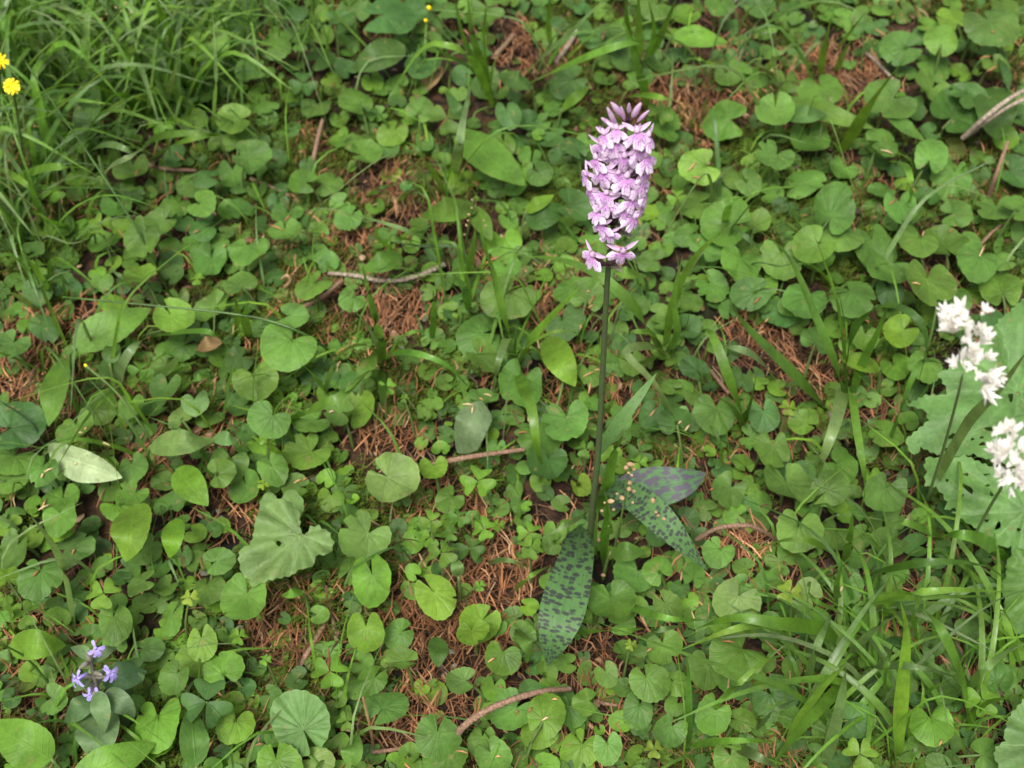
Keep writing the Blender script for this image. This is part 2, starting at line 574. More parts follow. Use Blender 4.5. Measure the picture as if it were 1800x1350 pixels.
# ------------------------------------------------------------------ leaf meshes
PAL = {'m': (0.091, 0.190, 0.031), 'd': (0.060, 0.136, 0.029), 'l': (0.118, 0.240, 0.026), 'y': (0.17, 0.275, 0.028),
       'p': (0.125, 0.215, 0.060), 'o': (0.12, 0.165, 0.03), 'k': (0.035, 0.085, 0.026), 'c': (0.40, 0.46, 0.30)}
CNAME = {'m': 'green', 'd': 'dark green', 'l': 'bright green', 'y': 'yellow-green', 'p': 'pale grey-green', 'o': 'olive green', 'k': 'deep green', 'c': 'cream'}

def tint(c, rng=RNG, s=0.19):
    b = PAL[c]
    k = 1 + rng.uniform(-s, s)
    return (b[0] * k * (1 + rng.uniform(-.08, .14)), b[1] * k, b[2] * k * (1 + rng.uniform(-.2, .15)))

def round_leaf(seed, rings=6, seg=72, notch=None, bites=0):
    r = random.Random(seed)
    teeth = r.choice((13, 15, 17, 19))
    cren = r.uniform(0.012, 0.03)
    nw = r.uniform(0.16, 0.42) if notch is None else notch
    nd = r.uniform(0.72, 0.9)
    cup, fold = r.uniform(-0.2, 0.3), r.uniform(0.0, 0.38) * r.choice((1, 0.6, 0.3))
    wave, wk, wp = r.uniform(0.012, 0.06), r.choice((3, 4, 5)), r.uniform(0, 6)
    ell = r.uniform(0.76, 1.02)
    lop = r.uniform(-0.09, 0.09)
    bite = [(r.uniform(0.8, 5.4), r.uniform(0.05, 0.14), r.uniform(0.12, 0.35)) for _ in range(bites)]
    att = Vector((0.11, 0, 0))
    V, U, F = [att.copy()], [(0.5, 0)], []
    for j in range(1, rings + 1):
        v = (j / rings) ** 0.85
        for i in range(seg + 1):
            th = 2 * math.pi * i / seg
            dth = min(th, 2 * math.pi - th)
            R = 0.5 * (1 + lop * math.sin(th) + 0.05 * math.sin(2 * th + seed) + 0.03 * math.sin(3 * th + 2 * seed))
            s = math.exp(-(dth / nw) ** 2.2)
            R *= 1 - nd * s
            R *= 1 + cren * (abs(math.sin(th * teeth / 2)) * 2 - 1)
            for b0, bw, bd in bite:
                q = abs(th - b0) / bw
                if q < 1:
                    R *= 1 - bd * (1 - q * q) ** 0.5
            e = Vector((math.cos(th) * R, math.sin(th) * R * ell, 0))
            # lobes sweep back round the stalk
            p = att.lerp(e, v)
            rr = p.length * 2
            p.z = cup * rr * rr * 0.5 + fold * abs(p.y) * max(0, 0.3 + p.x) + wave * v * v * math.sin(wk * th + wp) + 0.008 * v * math.cos(9 * th * 1.0)
            V.append(p)
            U.append((i / seg, v))
    w_ = seg + 1
    for i in range(seg):
        F.append((0, 1 + i, 2 + i))
        for j in range(1, rings):
            a = 1 + (j - 1) * w_ + i
            F.append((a, a + w_, a + w_ + 1, a + 1))
    return V, F, U

ROUND = []
for sd_ in range(36):
    v_, f_, u_ = round_leaf(sd_ * 3 + 1, bites=(0, 0, 1, 0, 0, 3, 0, 1)[sd_ % 8], notch=(None, None, 0.12, None, 0.5, None)[sd_ % 6])
    ROUND.append(mesh('round_leaf', v_, f_, M['round'], u_))

def ribbon(pts, width, prof, across=4, fold=0.15, serr=0.0, nser=10, nrm=None, ripple=0.0, seed=0, twist=None):
    """a leaf along pts; prof(s) = half width share; uv = (s, -1..1)"""
    n = len(pts) - 1
    V, F, U = [], [], []
    up = nrm or Vector((0, -0.35, 1)).normalized()
    for i, p in enumerate(pts):
        s = i / n
        t = (pts[min(i + 1, n)] - pts[max(i - 1, 0)]).normalized()
        nn = up
        if twist:
            nn = Matrix.Rotation(twist * s, 3, t) @ up
        side = nn.cross(t)
        if side.length < 0.15:
            side = Vector((1, 0, 0))
        side.normalize()
        no = t.cross(side).normalized()
        hw = width * 0.5 * prof(s)
        if serr:
            hw *= 1 + serr * ((s * nser) % 1.0 - 0.6)
        for k in range(across + 1):
            a = -1 + 2 * k / across
            z = fold * abs(a) * hw + ripple * width * abs(a) * math.sin(s * 17 + seed + (2 if a > 0 else 0))
            V.append(p + side * (a * hw) + no * z)
            U.append((s, a))
        if i:
            w_ = across + 1
            for k in range(across):
                o = (i - 1) * w_ + k
                F.append((o, o + 1, o + w_ + 1, o + w_))
    return V, F, U

def p_ovate(s):
    return max(0.02, math.sin(math.pi * min(1, s ** 0.72)) ** 0.8 * (1.0 if s < .98 else 0.5))
def p_lance(s):
    return max(0.02, (math.sin(math.pi * s ** 0.85) ** 0.75))
def p_oblong(s):
    return max(0.03, min(1, (s * 5) ** 0.6, ((1 - s) * 4.2) ** 0.6))
def p_blade(s):
    return max(0.03, min(1, 0.55 + s * 2.2) * (1 - max(0, s - 0.35) / 0.65) ** 0.7)
def p_orchid(s):
    return max(0.03, (0.55 + 0.45 * min(1, s / 0.45)) * min(1, (s * 9) ** .5) * (1 if s < 0.55 else max(0, 1 - ((s - 0.55) / 0.45) ** 1.55)))

def local(V, base):
    return [v - base for v in V]

def stalk_mesh(a, b, r=0.0008, sides=5, bow=0.35, mat='stalk', name='leaf_stalk', taper=0.8):
    d = b - a
    mid = a + Vector((d.x * bow, d.y * bow, d.z * 0.6))
    pts = catmull([a, mid, b], 6)
    v, f, u = tube(pts, [r * (1.15 - (1.15 - taper) * i / 6) for i in range(7)], sides)
    return mesh(name, local(v, a), f, M[mat], u)

# ------------------------------------------------------------------ landmarks, for telling leaves apart in words
LAND = [('the lilac flower spike', 1085, 320), ('the middle of the orchid stem', 1057, 690), ('the long spotted orchid leaf', 990, 1050),
        ('the narrow drooping spotted leaf', 1190, 935), ('the broad purple-blotched leaf', 1180, 855), ('the curved brown twig', 890, 1250),
        ('the straight scaly twig', 845, 805), ('the lichened twig', 690, 490), ('the upper white flower head', 1700, 610), ('the lower white flower head', 1775, 800),
        ('the leaf full of holes', 1740, 880), ('the yellow flower heads', 20, 130), ('the small yellow bud', 755, 15), ('the upturned cream leaf', 145, 810),
        ('the violet flowers', 160, 1190), ('the large lobed leaf', 500, 950), ('the big crinkled round leaf', 525, 1270), ('the pointed leaf beside the spike', 860, 275),
        ('the pale straws', 1755, 195), ('the bent twig', 1290, 930), ('the thin slanting twig', 548, 1130), ('the big dark veined leaf', 1686, 200),
        ('the yellowing withered leaf', 365, 607), ('the ribbed leaf at the corner', 1785, 1290), ('the short central grass tuft', 907, 640),
        ('the mossy patch', 740, 690), ('the tuft behind the stem', 1165, 610), ('the tall arching grass tuft', 1488, 690), ('the drooping grass by the corner', 1560, 1150),
        ('the grass tuft near the bud', 860, 165), ('the dense grass', 190, 110), ('the pale serrated leaf', 325, 777), ('the shiny bent leaf', 830, 745),
        ('the bare needles', 800, 1110), ('the brown dry leaf', 757, 135), ('the long green ovate leaf', 197, 573), ('the thin dark stem', 250, 420), ('the arched grass blade', 1610, 560),
        ('the yellow-green trefoil', 1388, 1040), ('the light blade rising to the edge', 1690, 750), ('the steep grass blade', 1520, 200), ('the tan twig', 1735, 310), ('the dark trefoil', 565, 1235)]
ORD = ['nearest', 'second nearest', 'third nearest', 'fourth nearest', 'fifth nearest', 'sixth nearest', 'seventh nearest', 'eighth nearest', 'ninth nearest', 'tenth nearest', 'eleventh nearest', 'twelfth nearest', 'thirteenth nearest', 'fourteenth nearest', 'fifteenth nearest', 'sixteenth nearest']
PENDING = []
def name_later(o, noun, cat, group, px, py, desc):
    PENDING.append((o, noun, cat, group, px, py, desc))

def label_all():
    buckets = {}
    for e in PENDING:
        o, noun, cat, group, px, py, desc = e
        L = min(LAND, key=lambda l: (l[1] - px) ** 2 + (l[2] - py) ** 2)
        dx, dy = px - L[1], py - L[2]
        if abs(dx) > abs(dy):
            d = 'right of' if dx > 0 else 'left of'
        else:
            d = 'in front of' if dy > 0 else 'behind'
        buckets.setdefault((noun, L[0], d), []).append((dx * dx + dy * dy, e))
    for (noun, L, d), es in buckets.items():
        es.sort(key=lambda t: t[0])
        for i, (_, e) in enumerate(es):
            o, noun, cat, group, px, py, desc = e
            tail = f', {ORD[i]}' if len(es) > 1 else ''
            lab = f'{desc} {noun} {d} {L}{tail}'
            if len(lab.replace('-', ' ').split()) > 16:
                lab = f"{desc.split(' ', 1)[1]} {noun} {d} {L}{tail}"
            tag(o, lab, cat, group)

def size_word(d, kind):
    q = {'round': (95, 135, 195, 255), 'trefoil': (90, 125, 170, 230), 'ovate': (130, 200, 280, 400), 'grass': (0, 1, 2, 3)}[kind]
    return 'tiny' if d < q[0] else 'small' if d < q[1] else 'middling' if d < q[2] else 'large' if d < q[3] else 'very large'

# ------------------------------------------------------------------ leaf positions, read region by region (3x views of the photograph)
# round: X Y diameter stalk-notch-angle colour ; trefoil: t X Y D A C ; ovate: o X Y length tip-angle width C
R = {}
R[(0, 0)] = """1325 365 150 10 m;1455 110 110 270 m;1478 175 105 90 m;1450 240 150 200 m;1435 300 95 x m;t 1600 440 140 90 d;1300 215 120 x d;t 1585 225 110 30 m;
1790 100 130 180 d;1690 300 160 x d;1795 370 110 x m;1110 250 190 100 m;1165 320 120 x m;1240 630 170 0 m;1405 630 115 160 m;t 655 695 115 80 m;t 830 655 110 60 l;t 900 650 70 20 l;
1020 630 130 280 m;960 370 95 90 m;1050 440 110 x d;690 890 170 80 m;845 900 90 120 m;920 860 75 x d;985 850 65 x m;1010 975 135 40 m;1085 935 125 x d;
1060 1075 150 150 m;930 1080 140 60 m;1270 750 170 250 m;1330 830 170 170 m;1225 915 145 90 m;1200 1110 100 20 l;1475 925 72 x m;1595 960 150 -20 m;1722 965 150 200 m;
1795 1070 95 x m;1515 1125 135 80 m;1590 1080 100 x d;1505 1225 150 100 m;1585 1250 85 x m;850 1165 160 30 m;760 1250 200 70 m;1265 1110 140 x d;1065 1205 125 x d;1135 1160 120 x d;
620 1085 150 110 m;650 1015 90 x d;1260 1240 120 60 m;1300 1315 180 80 m;890 1300 110 270 m;t 280 1010 120 70 l;410 1030 95 x m;320 1205 125 90 m;320 1270 120 x d;t 530 1180 115 10 l;
550 1290 150 60 m;790 1020 62 x m;720 1030 85 x d;250 800 135 x d;220 710 85 x d;o 470 580 330 80 150 d;1060 1345 100 x m;1150 1345 125 90 m;1390 1190 90 x d;1465 1340 100 x m;
600 500 110 x d;250 510 120 x d;1660 560 150 x d;1770 500 110 x m;1480 1000 80 x d;720 480 90 x d;980 520 120 x d;240 400 110 x d;1320 60 120 x d;1560 60 110 x d;t 1250 340 90 40 d;870 1010 80 x d;1370 1290 90 x m;1790 1180 110 x m;180 1330 110 x m;40 1290 100 x d"""
R[(600, 0)] = """250 75 260 200 d;o 190 300 290 205 165 d;165 430 118 x l;60 60 150 x m;385 60 130 x d;430 330 165 60 d;345 220 120 x d;560 55 130 x d;30 250 110 x m;20 370 110 x d;t 770 40 165 70 m;
890 5 90 x m;o 915 420 180 160 120 d;875 600 150 100 d;620 485 85 x m;1320 175 150 80 d;1435 190 140 200 m;1200 430 190 30 d;o 1240 510 190 40 60 l;1500 310 155 x d;1680 330 120 x d;1755 190 120 x m;1780 60 80 x m;1650 35 140 x m;
270 700 158 60 l;150 700 110 x m;420 690 105 x m;t 560 625 170 45 m;420 585 140 x m;295 535 90 x d;345 618 88 x l;80 525 150 x m;130 815 150 200 m;262 920 102 100 l;440 750 95 x m;430 805 110 x m;530 850 90 x m;
1040 910 130 130 m;910 790 60 x m;1010 730 92 x d;1150 825 115 20 d;1230 770 130 x d;1040 710 60 x l;1690 665 180 150 m;t 1685 590 130 60 m;1690 960 95 80 m;1620 1030 90 x m;t 1770 1040 95 90 l;1785 830 110 x m;
30 1050 115 x m;180 1098 82 100 l;40 1150 140 60 m;o 560 1110 280 190 170 m;o 1045 1070 165 30 85 l;o 1080 1130 220 20 150 d;1225 1090 190 170 d;860 1280 185 100 l;o 740 1180 200 -60 110 m;1565 1290 80 x m;1700 1310 95 90 m;1670 1185 75 x m;1790 1230 120 x m;
220 1290 80 x m;370 1290 90 x l;1210 1260 75 x m;910 510 70 x d;700 650 70 x m;480 780 70 x d;1100 1230 90 x d;340 980 60 x d;60 880 60 x l;1010 1300 70 x d;o 600 560 190 120 60 d"""
R[(1200, 0)] = """20 85 125 x l;200 20 150 x m;405 35 145 x d;570 50 100 x d;525 130 112 200 m;600 95 80 30 m;690 130 40 x p;t 950 150 115 90 d;885 180 85 x m;995 232 82 x m;1055 45 105 30 m;1115 72 60 x m;
o 95 200 270 -8 135 l;1430 105 170 x l;1620 130 250 100 d;1370 210 150 250 m;1150 255 190 0 m;1330 325 180 130 m;1265 190 100 x d;1565 275 150 80 m;1645 350 130 100 m;1700 35 155 x m;1530 20 100 x d;1790 90 110 x d;
o 1700 370 220 -80 70 d;230 400 130 90 m;300 375 110 x m;270 445 115 x m;390 405 120 x m;t 545 430 160 30 m;480 465 85 100 m;735 470 185 110 m;225 628 215 -20 m;485 590 195 80 m;o 640 605 240 0 110 d;o 770 600 480 -18 115 m;o 1175 670 240 -35 90 m;
1310 480 190 60 m;1090 530 210 30 m;1185 550 125 x m;1235 590 90 x d;1455 600 290 215 d;1500 500 180 x d;o 1655 600 270 -85 210 d;1785 620 110 x d;340 755 80 x l;665 740 195 90 m;485 830 175 60 m;575 850 90 x m;1050 740 155 200 m;1045 805 130 x l;
1305 820 190 250 m;1425 935 210 80 m;1425 780 120 x o;95 880 195 20 l;300 930 180 90 m;345 965 130 x m;435 925 120 x m;640 965 190 190 m;850 895 130 60 m;955 890 115 120 m;1050 1000 130 20 m;1150 1085 190 100 m;1235 1010 110 x m;1290 1045 110 x d;
1755 910 170 150 d;1655 1105 190 80 m;1775 1105 160 200 m;1440 1130 165 x m;1540 1075 120 x m;70 1080 195 20 m;230 1185 235 -10 m;385 1180 150 x m;495 1145 90 x m;705 1085 120 x m;790 1115 240 250 m;700 1185 150 x m;825 1235 210 80 m;1180 1170 190 x m;1245 1265 195 60 m;
1010 1295 260 100 m;1375 1290 200 x m;1510 1290 150 x m;1690 1320 120 70 m;550 1300 120 x m;690 1300 180 30 m;330 1300 170 x m;125 1310 150 x m;30 1240 130 x m;1100 360 70 x d;700 250 60 x d;880 340 70 x m;1790 760 120 x d;1620 850 50 x p;1300 700 100 x d;1790 1230 110 x m;520 1080 90 x d;170 990 90 x d;840 1010 70 x d;1560 350 90 x o"""
R[(0, 450)] = """t 200 55 120 60 l;540 130 100 100 m;600 40 82 x l;740 110 150 0 l;1110 35 190 90 m;1310 10 140 x m;1270 150 155 300 m;1340 115 120 x m;1360 200 72 120 l;1650 150 160 40 m;1745 135 95 x m;335 290 120 100 m;230 380 150 x d;60 470 155 60 m;205 175 145 x d;
o 590 375 430 25 195 m;600 250 150 x l;915 330 200 130 l;730 230 65 x m;1120 280 180 40 m;1215 290 100 x m;1540 315 155 x m;1520 465 260 60 m;o 590 500 130 80 95 d;t 690 480 90 30 l;950 480 160 20 m;t 740 600 130 80 l;740 675 112 90 l;600 590 130 x d;870 580 130 60 m;
1260 540 130 x d;o 290 720 340 260 170 m;880 690 150 80 m;1340 650 210 100 m;1430 710 72 x m;1585 700 120 x m;520 800 165 235 m;690 785 130 80 m;830 808 142 20 m;400 915 205 100 m;1025 770 135 90 p;955 850 155 x p;1105 845 130 x m;1270 790 130 x d;1425 860 190 60 m;
o 965 985 330 5 145 p;o 1195 965 125 -10 80 p;1650 870 180 30 m;1785 820 140 x m;90 900 250 200 d;60 1065 215 60 m;55 1185 150 x m;700 1115 165 110 m;720 960 125 x d;640 950 90 x d;800 1065 115 x m;o 1015 1220 240 -50 165 l;1160 1150 150 x m;1205 1090 180 80 m;1300 1225 165 100 m;
1440 1120 165 130 m;1620 1045 200 40 m;1745 1280 125 90 l;1560 1215 135 x m;t 1390 1200 65 0 y;220 1125 170 80 m;265 1195 110 x d;40 1260 115 x m;325 1300 190 90 m;580 1235 125 x m;700 1260 140 60 m;620 1325 150 x l;780 1310 100 x m;900 1310 150 x d;1475 1325 190 100 p;
t 1040 120 70 30 l;470 170 100 x d;900 40 120 x d;1230 60 80 x m;1430 330 90 x d;1190 600 100 x d;1080 640 110 x d;500 690 110 x d;1720 30 120 x m;830 240 70 x d;100 290 100 x m;500 960 80 x m;1480 960 80 x m;1700 950 80 x d;1150 760 70 x d;560 1060 90 x m;1640 600 90 x m;1330 1030 80 x d"""
R[(600, 450)] = """o 215 35 200 200 120 m;60 225 145 60 m;870 60 135 100 m;870 210 240 50 m;1210 180 155 20 m;1300 205 170 x m;1400 230 110 x m;1170 350 185 100 d;720 415 200 20 m;745 530 175 x m;1640 20 140 x m;1450 385 115 100 m;o 1510 90 170 170 75 l;980 60 65 x d;610 235 80 x d;
o 140 580 150 60 90 m;75 610 110 x m;455 605 95 x l;650 620 80 x m;t 330 750 50 20 l;480 725 50 x m;455 768 50 x m;445 848 62 x m;950 680 250 80 m;750 760 150 x m;o 1160 560 280 -60 160 l;1305 620 135 100 m;1240 725 105 x m;1330 785 85 x m;1420 695 60 x l;
1530 560 135 90 m;1600 570 92 x m;1650 378 82 x m;1765 560 105 x m;1740 690 95 x m;1635 840 130 60 d;1765 865 155 x d;1650 745 120 x m;1190 870 210 95 m;1050 965 225 110 m;960 910 90 x m;1085 1090 190 80 d;970 1110 90 x m;70 815 195 240 l;270 1180 240 150 p;
430 1260 105 60 m;575 1280 150 50 m;490 1120 135 100 l;t 720 1185 170 80 l;1050 1190 105 80 l;1255 1215 110 130 y;1200 1140 125 x m;t 1290 1015 100 20 m;1400 930 125 x d;1300 930 95 x m;t 1575 1035 135 60 m;t 1570 1090 90 0 l;1160 1310 90 x m;1330 1310 100 x d;830 1330 105 x m;980 1320 52 x l;
t 240 690 90 50 l;1180 240 80 x d;620 540 70 x l;990 420 70 x l;1500 300 80 x d;1420 800 70 x m;1760 460 90 x m;1300 760 90 x l;1470 500 80 x d;600 400 60 x d;1120 440 90 x d;60 1290 60 x l"""
R[(1200, 450)] = """300 30 195 80 m;525 15 200 90 m;705 15 190 60 m;950 0 125 x m;1090 50 220 40 m;1290 145 240 90 m;1410 200 190 x m;1565 20 230 60 m;1690 30 130 x m;160 160 155 130 m;430 140 150 90 l;360 200 190 20 d;655 220 250 60 m;590 265 150 x m;900 205 235 115 m;1090 190 155 90 d;1680 170 230 270 m;1350 255 200 x m;
520 300 170 20 d;390 240 130 x d;1085 285 112 20 m;960 430 145 80 m;705 440 165 250 m;1145 400 165 30 l;1080 490 112 60 l;1120 580 150 110 l;1275 570 195 60 m;1335 640 110 x d;o 930 560 210 165 120 l;1560 360 110 x d;60 590 135 x d;90 655 115 x m;20 560 85 x m;260 610 95 x d;175 825 195 90 m;430 840 160 100 d;
60 740 90 x m;40 855 130 x p;100 1000 125 300 l;140 1030 72 x l;240 1060 72 x l;245 1240 185 60 d;210 1125 100 x d;100 1290 80 x m;640 880 140 x m;760 825 120 x l;570 940 105 80 m;480 1020 185 90 m;370 960 140 x m;560 1115 180 60 d;560 1220 255 100 m;780 1230 180 x m;830 1110 180 150 m;880 1270 120 x m;1060 1250 215 60 m;1070 930 160 x m;800 960 110 x m;
t 560 800 90 20 y;1230 480 90 x d;30 380 120 x d;330 760 90 x m;700 1000 90 x m;1000 760 80 x m;1500 60 120 x d;1250 730 110 x d;330 1330 110 x d;650 1330 110 x m;420 1170 80 x m;150 700 70 x d;30 150 110 x m;1640 330 110 x d;1750 300 110 x m"""
R[(0, 900)] = """320 90 135 210 l;375 190 220 x d;215 335 225 100 m;80 200 195 60 m;40 345 135 x l;20 50 75 x m;310 30 185 90 m;o 690 110 290 260 220 l;760 200 150 x m;o 910 140 200 260 120 l;800 160 115 x m;960 230 105 x m;1050 265 110 x m;1150 258 155 200 m;745 375 152 10 m;t 545 430 160 40 l;420 415 125 20 m;880 395 130 50 m;770 490 115 0 m;
1090 405 165 100 m;t 1000 450 85 20 y;1290 460 245 75 m;1690 430 125 60 l;o 1540 430 110 190 60 l;1685 540 92 x m;1480 375 72 x m;t 130 540 140 60 l;330 560 82 x l;600 580 190 100 m;900 560 155 60 m;950 625 120 x m;870 620 105 x l;1470 665 102 200 l;t 1260 655 90 30 l;o 200 700 280 0 160 l;1065 690 170 100 l;1050 780 190 20 l;1170 835 175 300 l;
920 870 155 60 m;820 880 120 x l;690 845 160 20 d;780 720 145 x m;t 1090 1000 240 80 d;t 970 1040 105 20 y;1290 1000 92 x m;1235 1120 170 80 l;1235 1205 110 x m;1665 1310 170 x p;1460 1335 200 100 l;t 1740 840 175 50 l;1790 990 75 x m;285 985 130 x m;830 1110 245 90 l;800 1205 240 20 l;o 1020 1180 300 95 155 m;
o 600 1320 460 25 200 l;o 110 1210 360 150 240 l;1760 1235 65 x m;440 1060 175 80 m;470 110 90 x d;540 290 110 x m;640 350 90 x d;110 430 110 x m;490 660 110 x m;240 420 90 x d;50 780 110 x m;150 900 110 x o;60 980 90 x d;1500 560 60 x d;1120 580 60 x d;740 640 90 x m;330 700 90 x d;t 560 520 90 20 m;t 1400 780 60 0 l;1130 90 80 x m;600 690 130 x m;350 640 120 x m;180 610 90 x m"""
R[(600, 900)] = """125 135 230 60 m;260 160 120 x m;170 365 240 100 l;60 290 170 x m;500 440 215 130 l;440 300 82 x l;380 320 82 x l;390 420 112 x m;t 470 50 110 80 l;t 470 130 115 40 l;t 530 215 155 60 m;t 580 110 85 30 m;t 680 190 145 80 m;t 750 90 115 50 l;t 825 70 75 10 l;t 990 110 125 60 l;t 1000 185 125 20 l;1130 110 115 x m;t 620 25 115 70 m;
o 610 288 100 100 70 p;130 630 195 90 l;300 640 145 30 m;320 780 145 x m;o 510 740 150 -90 110 m;725 590 200 50 l;690 640 145 100 l;845 760 165 80 m;635 890 145 0 m;490 955 125 x l;160 890 165 60 m;240 1020 200 230 m;650 410 72 x l;t 730 390 65 40 l;910 560 110 x m;960 640 130 x m;820 600 100 x m;990 500 100 x l;
o 1510 210 170 0 105 m;1550 330 190 60 m;1670 305 145 300 m;1430 480 220 100 m;1480 590 135 x m;1720 500 155 x m;1390 445 130 x m;1480 80 100 x m;1610 100 75 x l;1080 860 115 200 m;1190 800 102 x m;1310 855 120 60 m;1400 855 120 120 m;1510 745 155 x m;1700 710 155 100 m;1620 900 175 110 m;1770 900 130 x m;1570 1040 175 80 m;1730 1150 160 60 m;
910 1050 205 50 m;1075 1070 205 250 l;1050 1150 190 20 l;1210 1050 155 100 m;1290 1000 130 x m;500 1190 205 85 m;560 1290 190 60 m;740 1205 155 80 m;800 1290 180 x m;365 1335 115 x l;980 1330 125 80 m;1080 1330 115 x l;1260 1250 185 60 l;1405 1240 160 100 m;1560 1295 115 x l;1470 1320 120 x m;t 1650 1250 95 30 y;1150 1220 100 x l;o 60 1250 160 80 120 m;510 1080 62 x l;t 30 1100 100 40 l;30 940 100 x l;
1280 760 60 x d;1640 560 110 x m;1000 720 110 x d;1240 1130 90 x m;1760 1020 100 x m;t 1530 700 60 10 y;640 480 60 x d;1740 260 110 x m;1590 420 110 x m;900 980 90 x m;o 970 690 160 -60 80 m;1660 1080 100 x d;1340 580 90 x m"""
R[(1200, 900)] = """190 210 145 60 m;180 290 112 x m;60 335 130 x m;430 210 115 100 m;610 90 205 80 m;805 110 165 60 m;940 130 112 x m;1080 160 165 x m;1060 40 105 x m;1405 30 155 x d;570 210 125 x m;510 340 105 x m;t 565 425 125 0 y;870 400 155 90 m;740 345 105 x m;1090 400 115 x m;960 560 135 x m;830 680 165 x m;280 465 200 60 p;290 740 260 40 m;130 825 185 90 m;
310 380 95 x m;660 430 130 x p;160 1070 195 60 m;310 1100 135 x m;480 980 205 x d;900 1090 185 x d;990 1190 125 x m;1310 1110 195 90 l;1370 930 165 x m;1330 1010 110 x d;t 1580 990 165 50 l;1650 870 155 270 m;1600 1275 180 x m;260 1310 185 100 m;t 935 1280 160 30 l;1180 1230 170 x m;1170 1330 120 x m;1040 1330 95 x l;
450 600 130 x m;650 560 110 x m;1200 480 130 x d;1400 480 150 x d;1500 620 130 x d;1350 600 120 x d;1550 420 110 x d;700 850 110 x m;560 720 110 x m;390 840 100 x m;60 560 110 x m;60 980 110 x d;1450 780 110 x d;720 1100 130 x m;620 1190 120 x d;420 1240 120 x m;60 1180 100 x m;1430 1000 90 x d;820 1330 120 x d;1500 1200 110 x d;1650 1060 90 x d;1000 900 110 x d;1180 760 100 x d;1590 700 120 x d;1000 290 100 x d;1230 180 120 x d;720 640 110 x p"""

# ------------------------------------------------------------------ build the leaf plants
placed = []
def choose_height(x, y, rad, lo, hi):
    best, bh = -1, lo
    for k in range(9):
        h = lo + (hi - lo) * RNG.random()
        d = 1.0
        for X, Y, r_, H in placed:
            if abs(X - x) < rad + r_ and abs(Y - y) < rad + r_:
                d = min(d, abs(H - h))
        if d > best:
            best, bh = d, h
    placed.append((x, y, rad, bh))
    return bh

def leaf_frame(ang, tilt=0.22, nz=0.2):
    n = Vector((RNG.gauss(0, nz), -tilt + RNG.gauss(0, nz), 1)).normalized()
    x = Vector((math.cos(ang), math.sin(ang), 0))
    x = (x - n * x.dot(n)).normalized()
    return Matrix((x, n.cross(x), n)).transposed()

def leaf_root(name, P, away):
    bx, by = P.x + away.x + RNG.gauss(0, .004), P.y + away.y + RNG.gauss(0, .004)
    return Vector((bx, by, ground_z(bx, by) - 0.001))

parsed = []
for (ox, oy), text in R.items():
    for tok in text.replace('\n', '').split(';'):
        q = tok.split()
        if not q:
            continue
        kind = 'r'
        if q[0] in 'to':
            kind = q.pop(0)
        X, Y, D = ox + float(q[0]) / 3, oy + float(q[1]) / 3, float(q[2]) / 3
        a = RNG.uniform(0, 360) if q[3] == 'x' else float(q[3])
        W = float(q[4]) / 3 if kind == 'o' else 0
        parsed.append((kind, X, Y, D * (1.18 if kind == 'r' else 1.15 if kind == 't' else 1.06), a, W * 1.04, q[-1]))

rounds = sorted([p for p in parsed if p[0] == 'r'], key=lambda p: -p[3])
few, rest = rounds[:298], rounds[298:]
few.sort(key=lambda p: p[2])
for i, (_, X, Y, D, a, W, c) in enumerate(few):
    P0 = at(X, Y, 0.02)
    dm = D * m_per_px(P0)
    h = choose_height(P0.x, P0.y, dm * 0.5, 0.010 + dm * 0.2, 0.022 + dm * 0.65)
    P = at(X, Y, h)
    dm = D * m_per_px(P)
    ang = math.radians(a)
    rot = leaf_frame(ang)
    m4 = rot.to_4x4()
    sx = Matrix.Diagonal((dm * RNG.uniform(.96, 1.06), dm * RNG.uniform(.98, 1.12), dm, 1))
    attach = P + rot @ Vector((0.11 * dm, 0, 0))
    B = leaf_root('', attach, Vector((math.cos(ang), math.sin(ang), 0)) * dm * RNG.uniform(0.1, 0.4))
    root = empty('round_leaf_plant', B)
    col = tint(c)
    o = link('leaf_blade', RNG.choice(ROUND), root, mat4=Matrix.Translation(P - B) @ m4 @ sx, color=col)
    link('leaf_stalk', stalk_mesh(B, attach - Vector((0, 0, 0.0005)), 0.0007 + dm * 0.01), root)
    name_later(root, 'round leaf', 'plant', 'round scalloped leaves on the forest floor', X, Y, f'{size_word(D * 3, "round")} {CNAME[c]}')

# the smaller ones, past the 300 that show largest, and the growth round about outside the picture
def bulk_leaves(items, name):
    V, F, U, C = [], [], [], []
    protos = [round_leaf(s, rings=3, seg=30) for s in (5, 12, 23, 31, 40)]
    for P, dm, ang, col, stalk in items:
        v, f, u = RNG.choice(protos)
        rot = leaf_frame(ang)
        o = len(V)
        V += [P + rot @ (x * dm) for x in v]
        F += [tuple(i + o for i in q) for q in f]
        U += u
        C += [col] * len(v)
        if stalk:
            a = Vector((P.x + RNG.gauss(0, .004), P.y + RNG.gauss(0, .004), ground_z(P.x, P.y)))
            tv, tf, tu = tube([a, a.lerp(P, .5) + Vector((RNG.gauss(0, .001), 0, .001)), P - Vector((0, 0, .0006))], 0.0007, 4)
            o = len(V)
            V += tv
            F += [tuple(i + o for i in q) for q in tf]
            U += [(0.25, 0.2)] * len(tv)
            C += [(0.09, 0.15, 0.03)] * len(tv)
    ob = link(name, mesh(name, V, F, M['cover'], U, cols=C))
    ob['kind'] = 'stuff'
items = []
for (_, X, Y, D, a, W, c) in rest:
    P0 = at(X, Y, 0.01)
    dm = D * m_per_px(P0)
    h = choose_height(P0.x, P0.y, dm * .5, 0.005, 0.016)
    items.append((at(X, Y, h), dm, math.radians(a), tint(c), True))
r2 = random.Random(3)
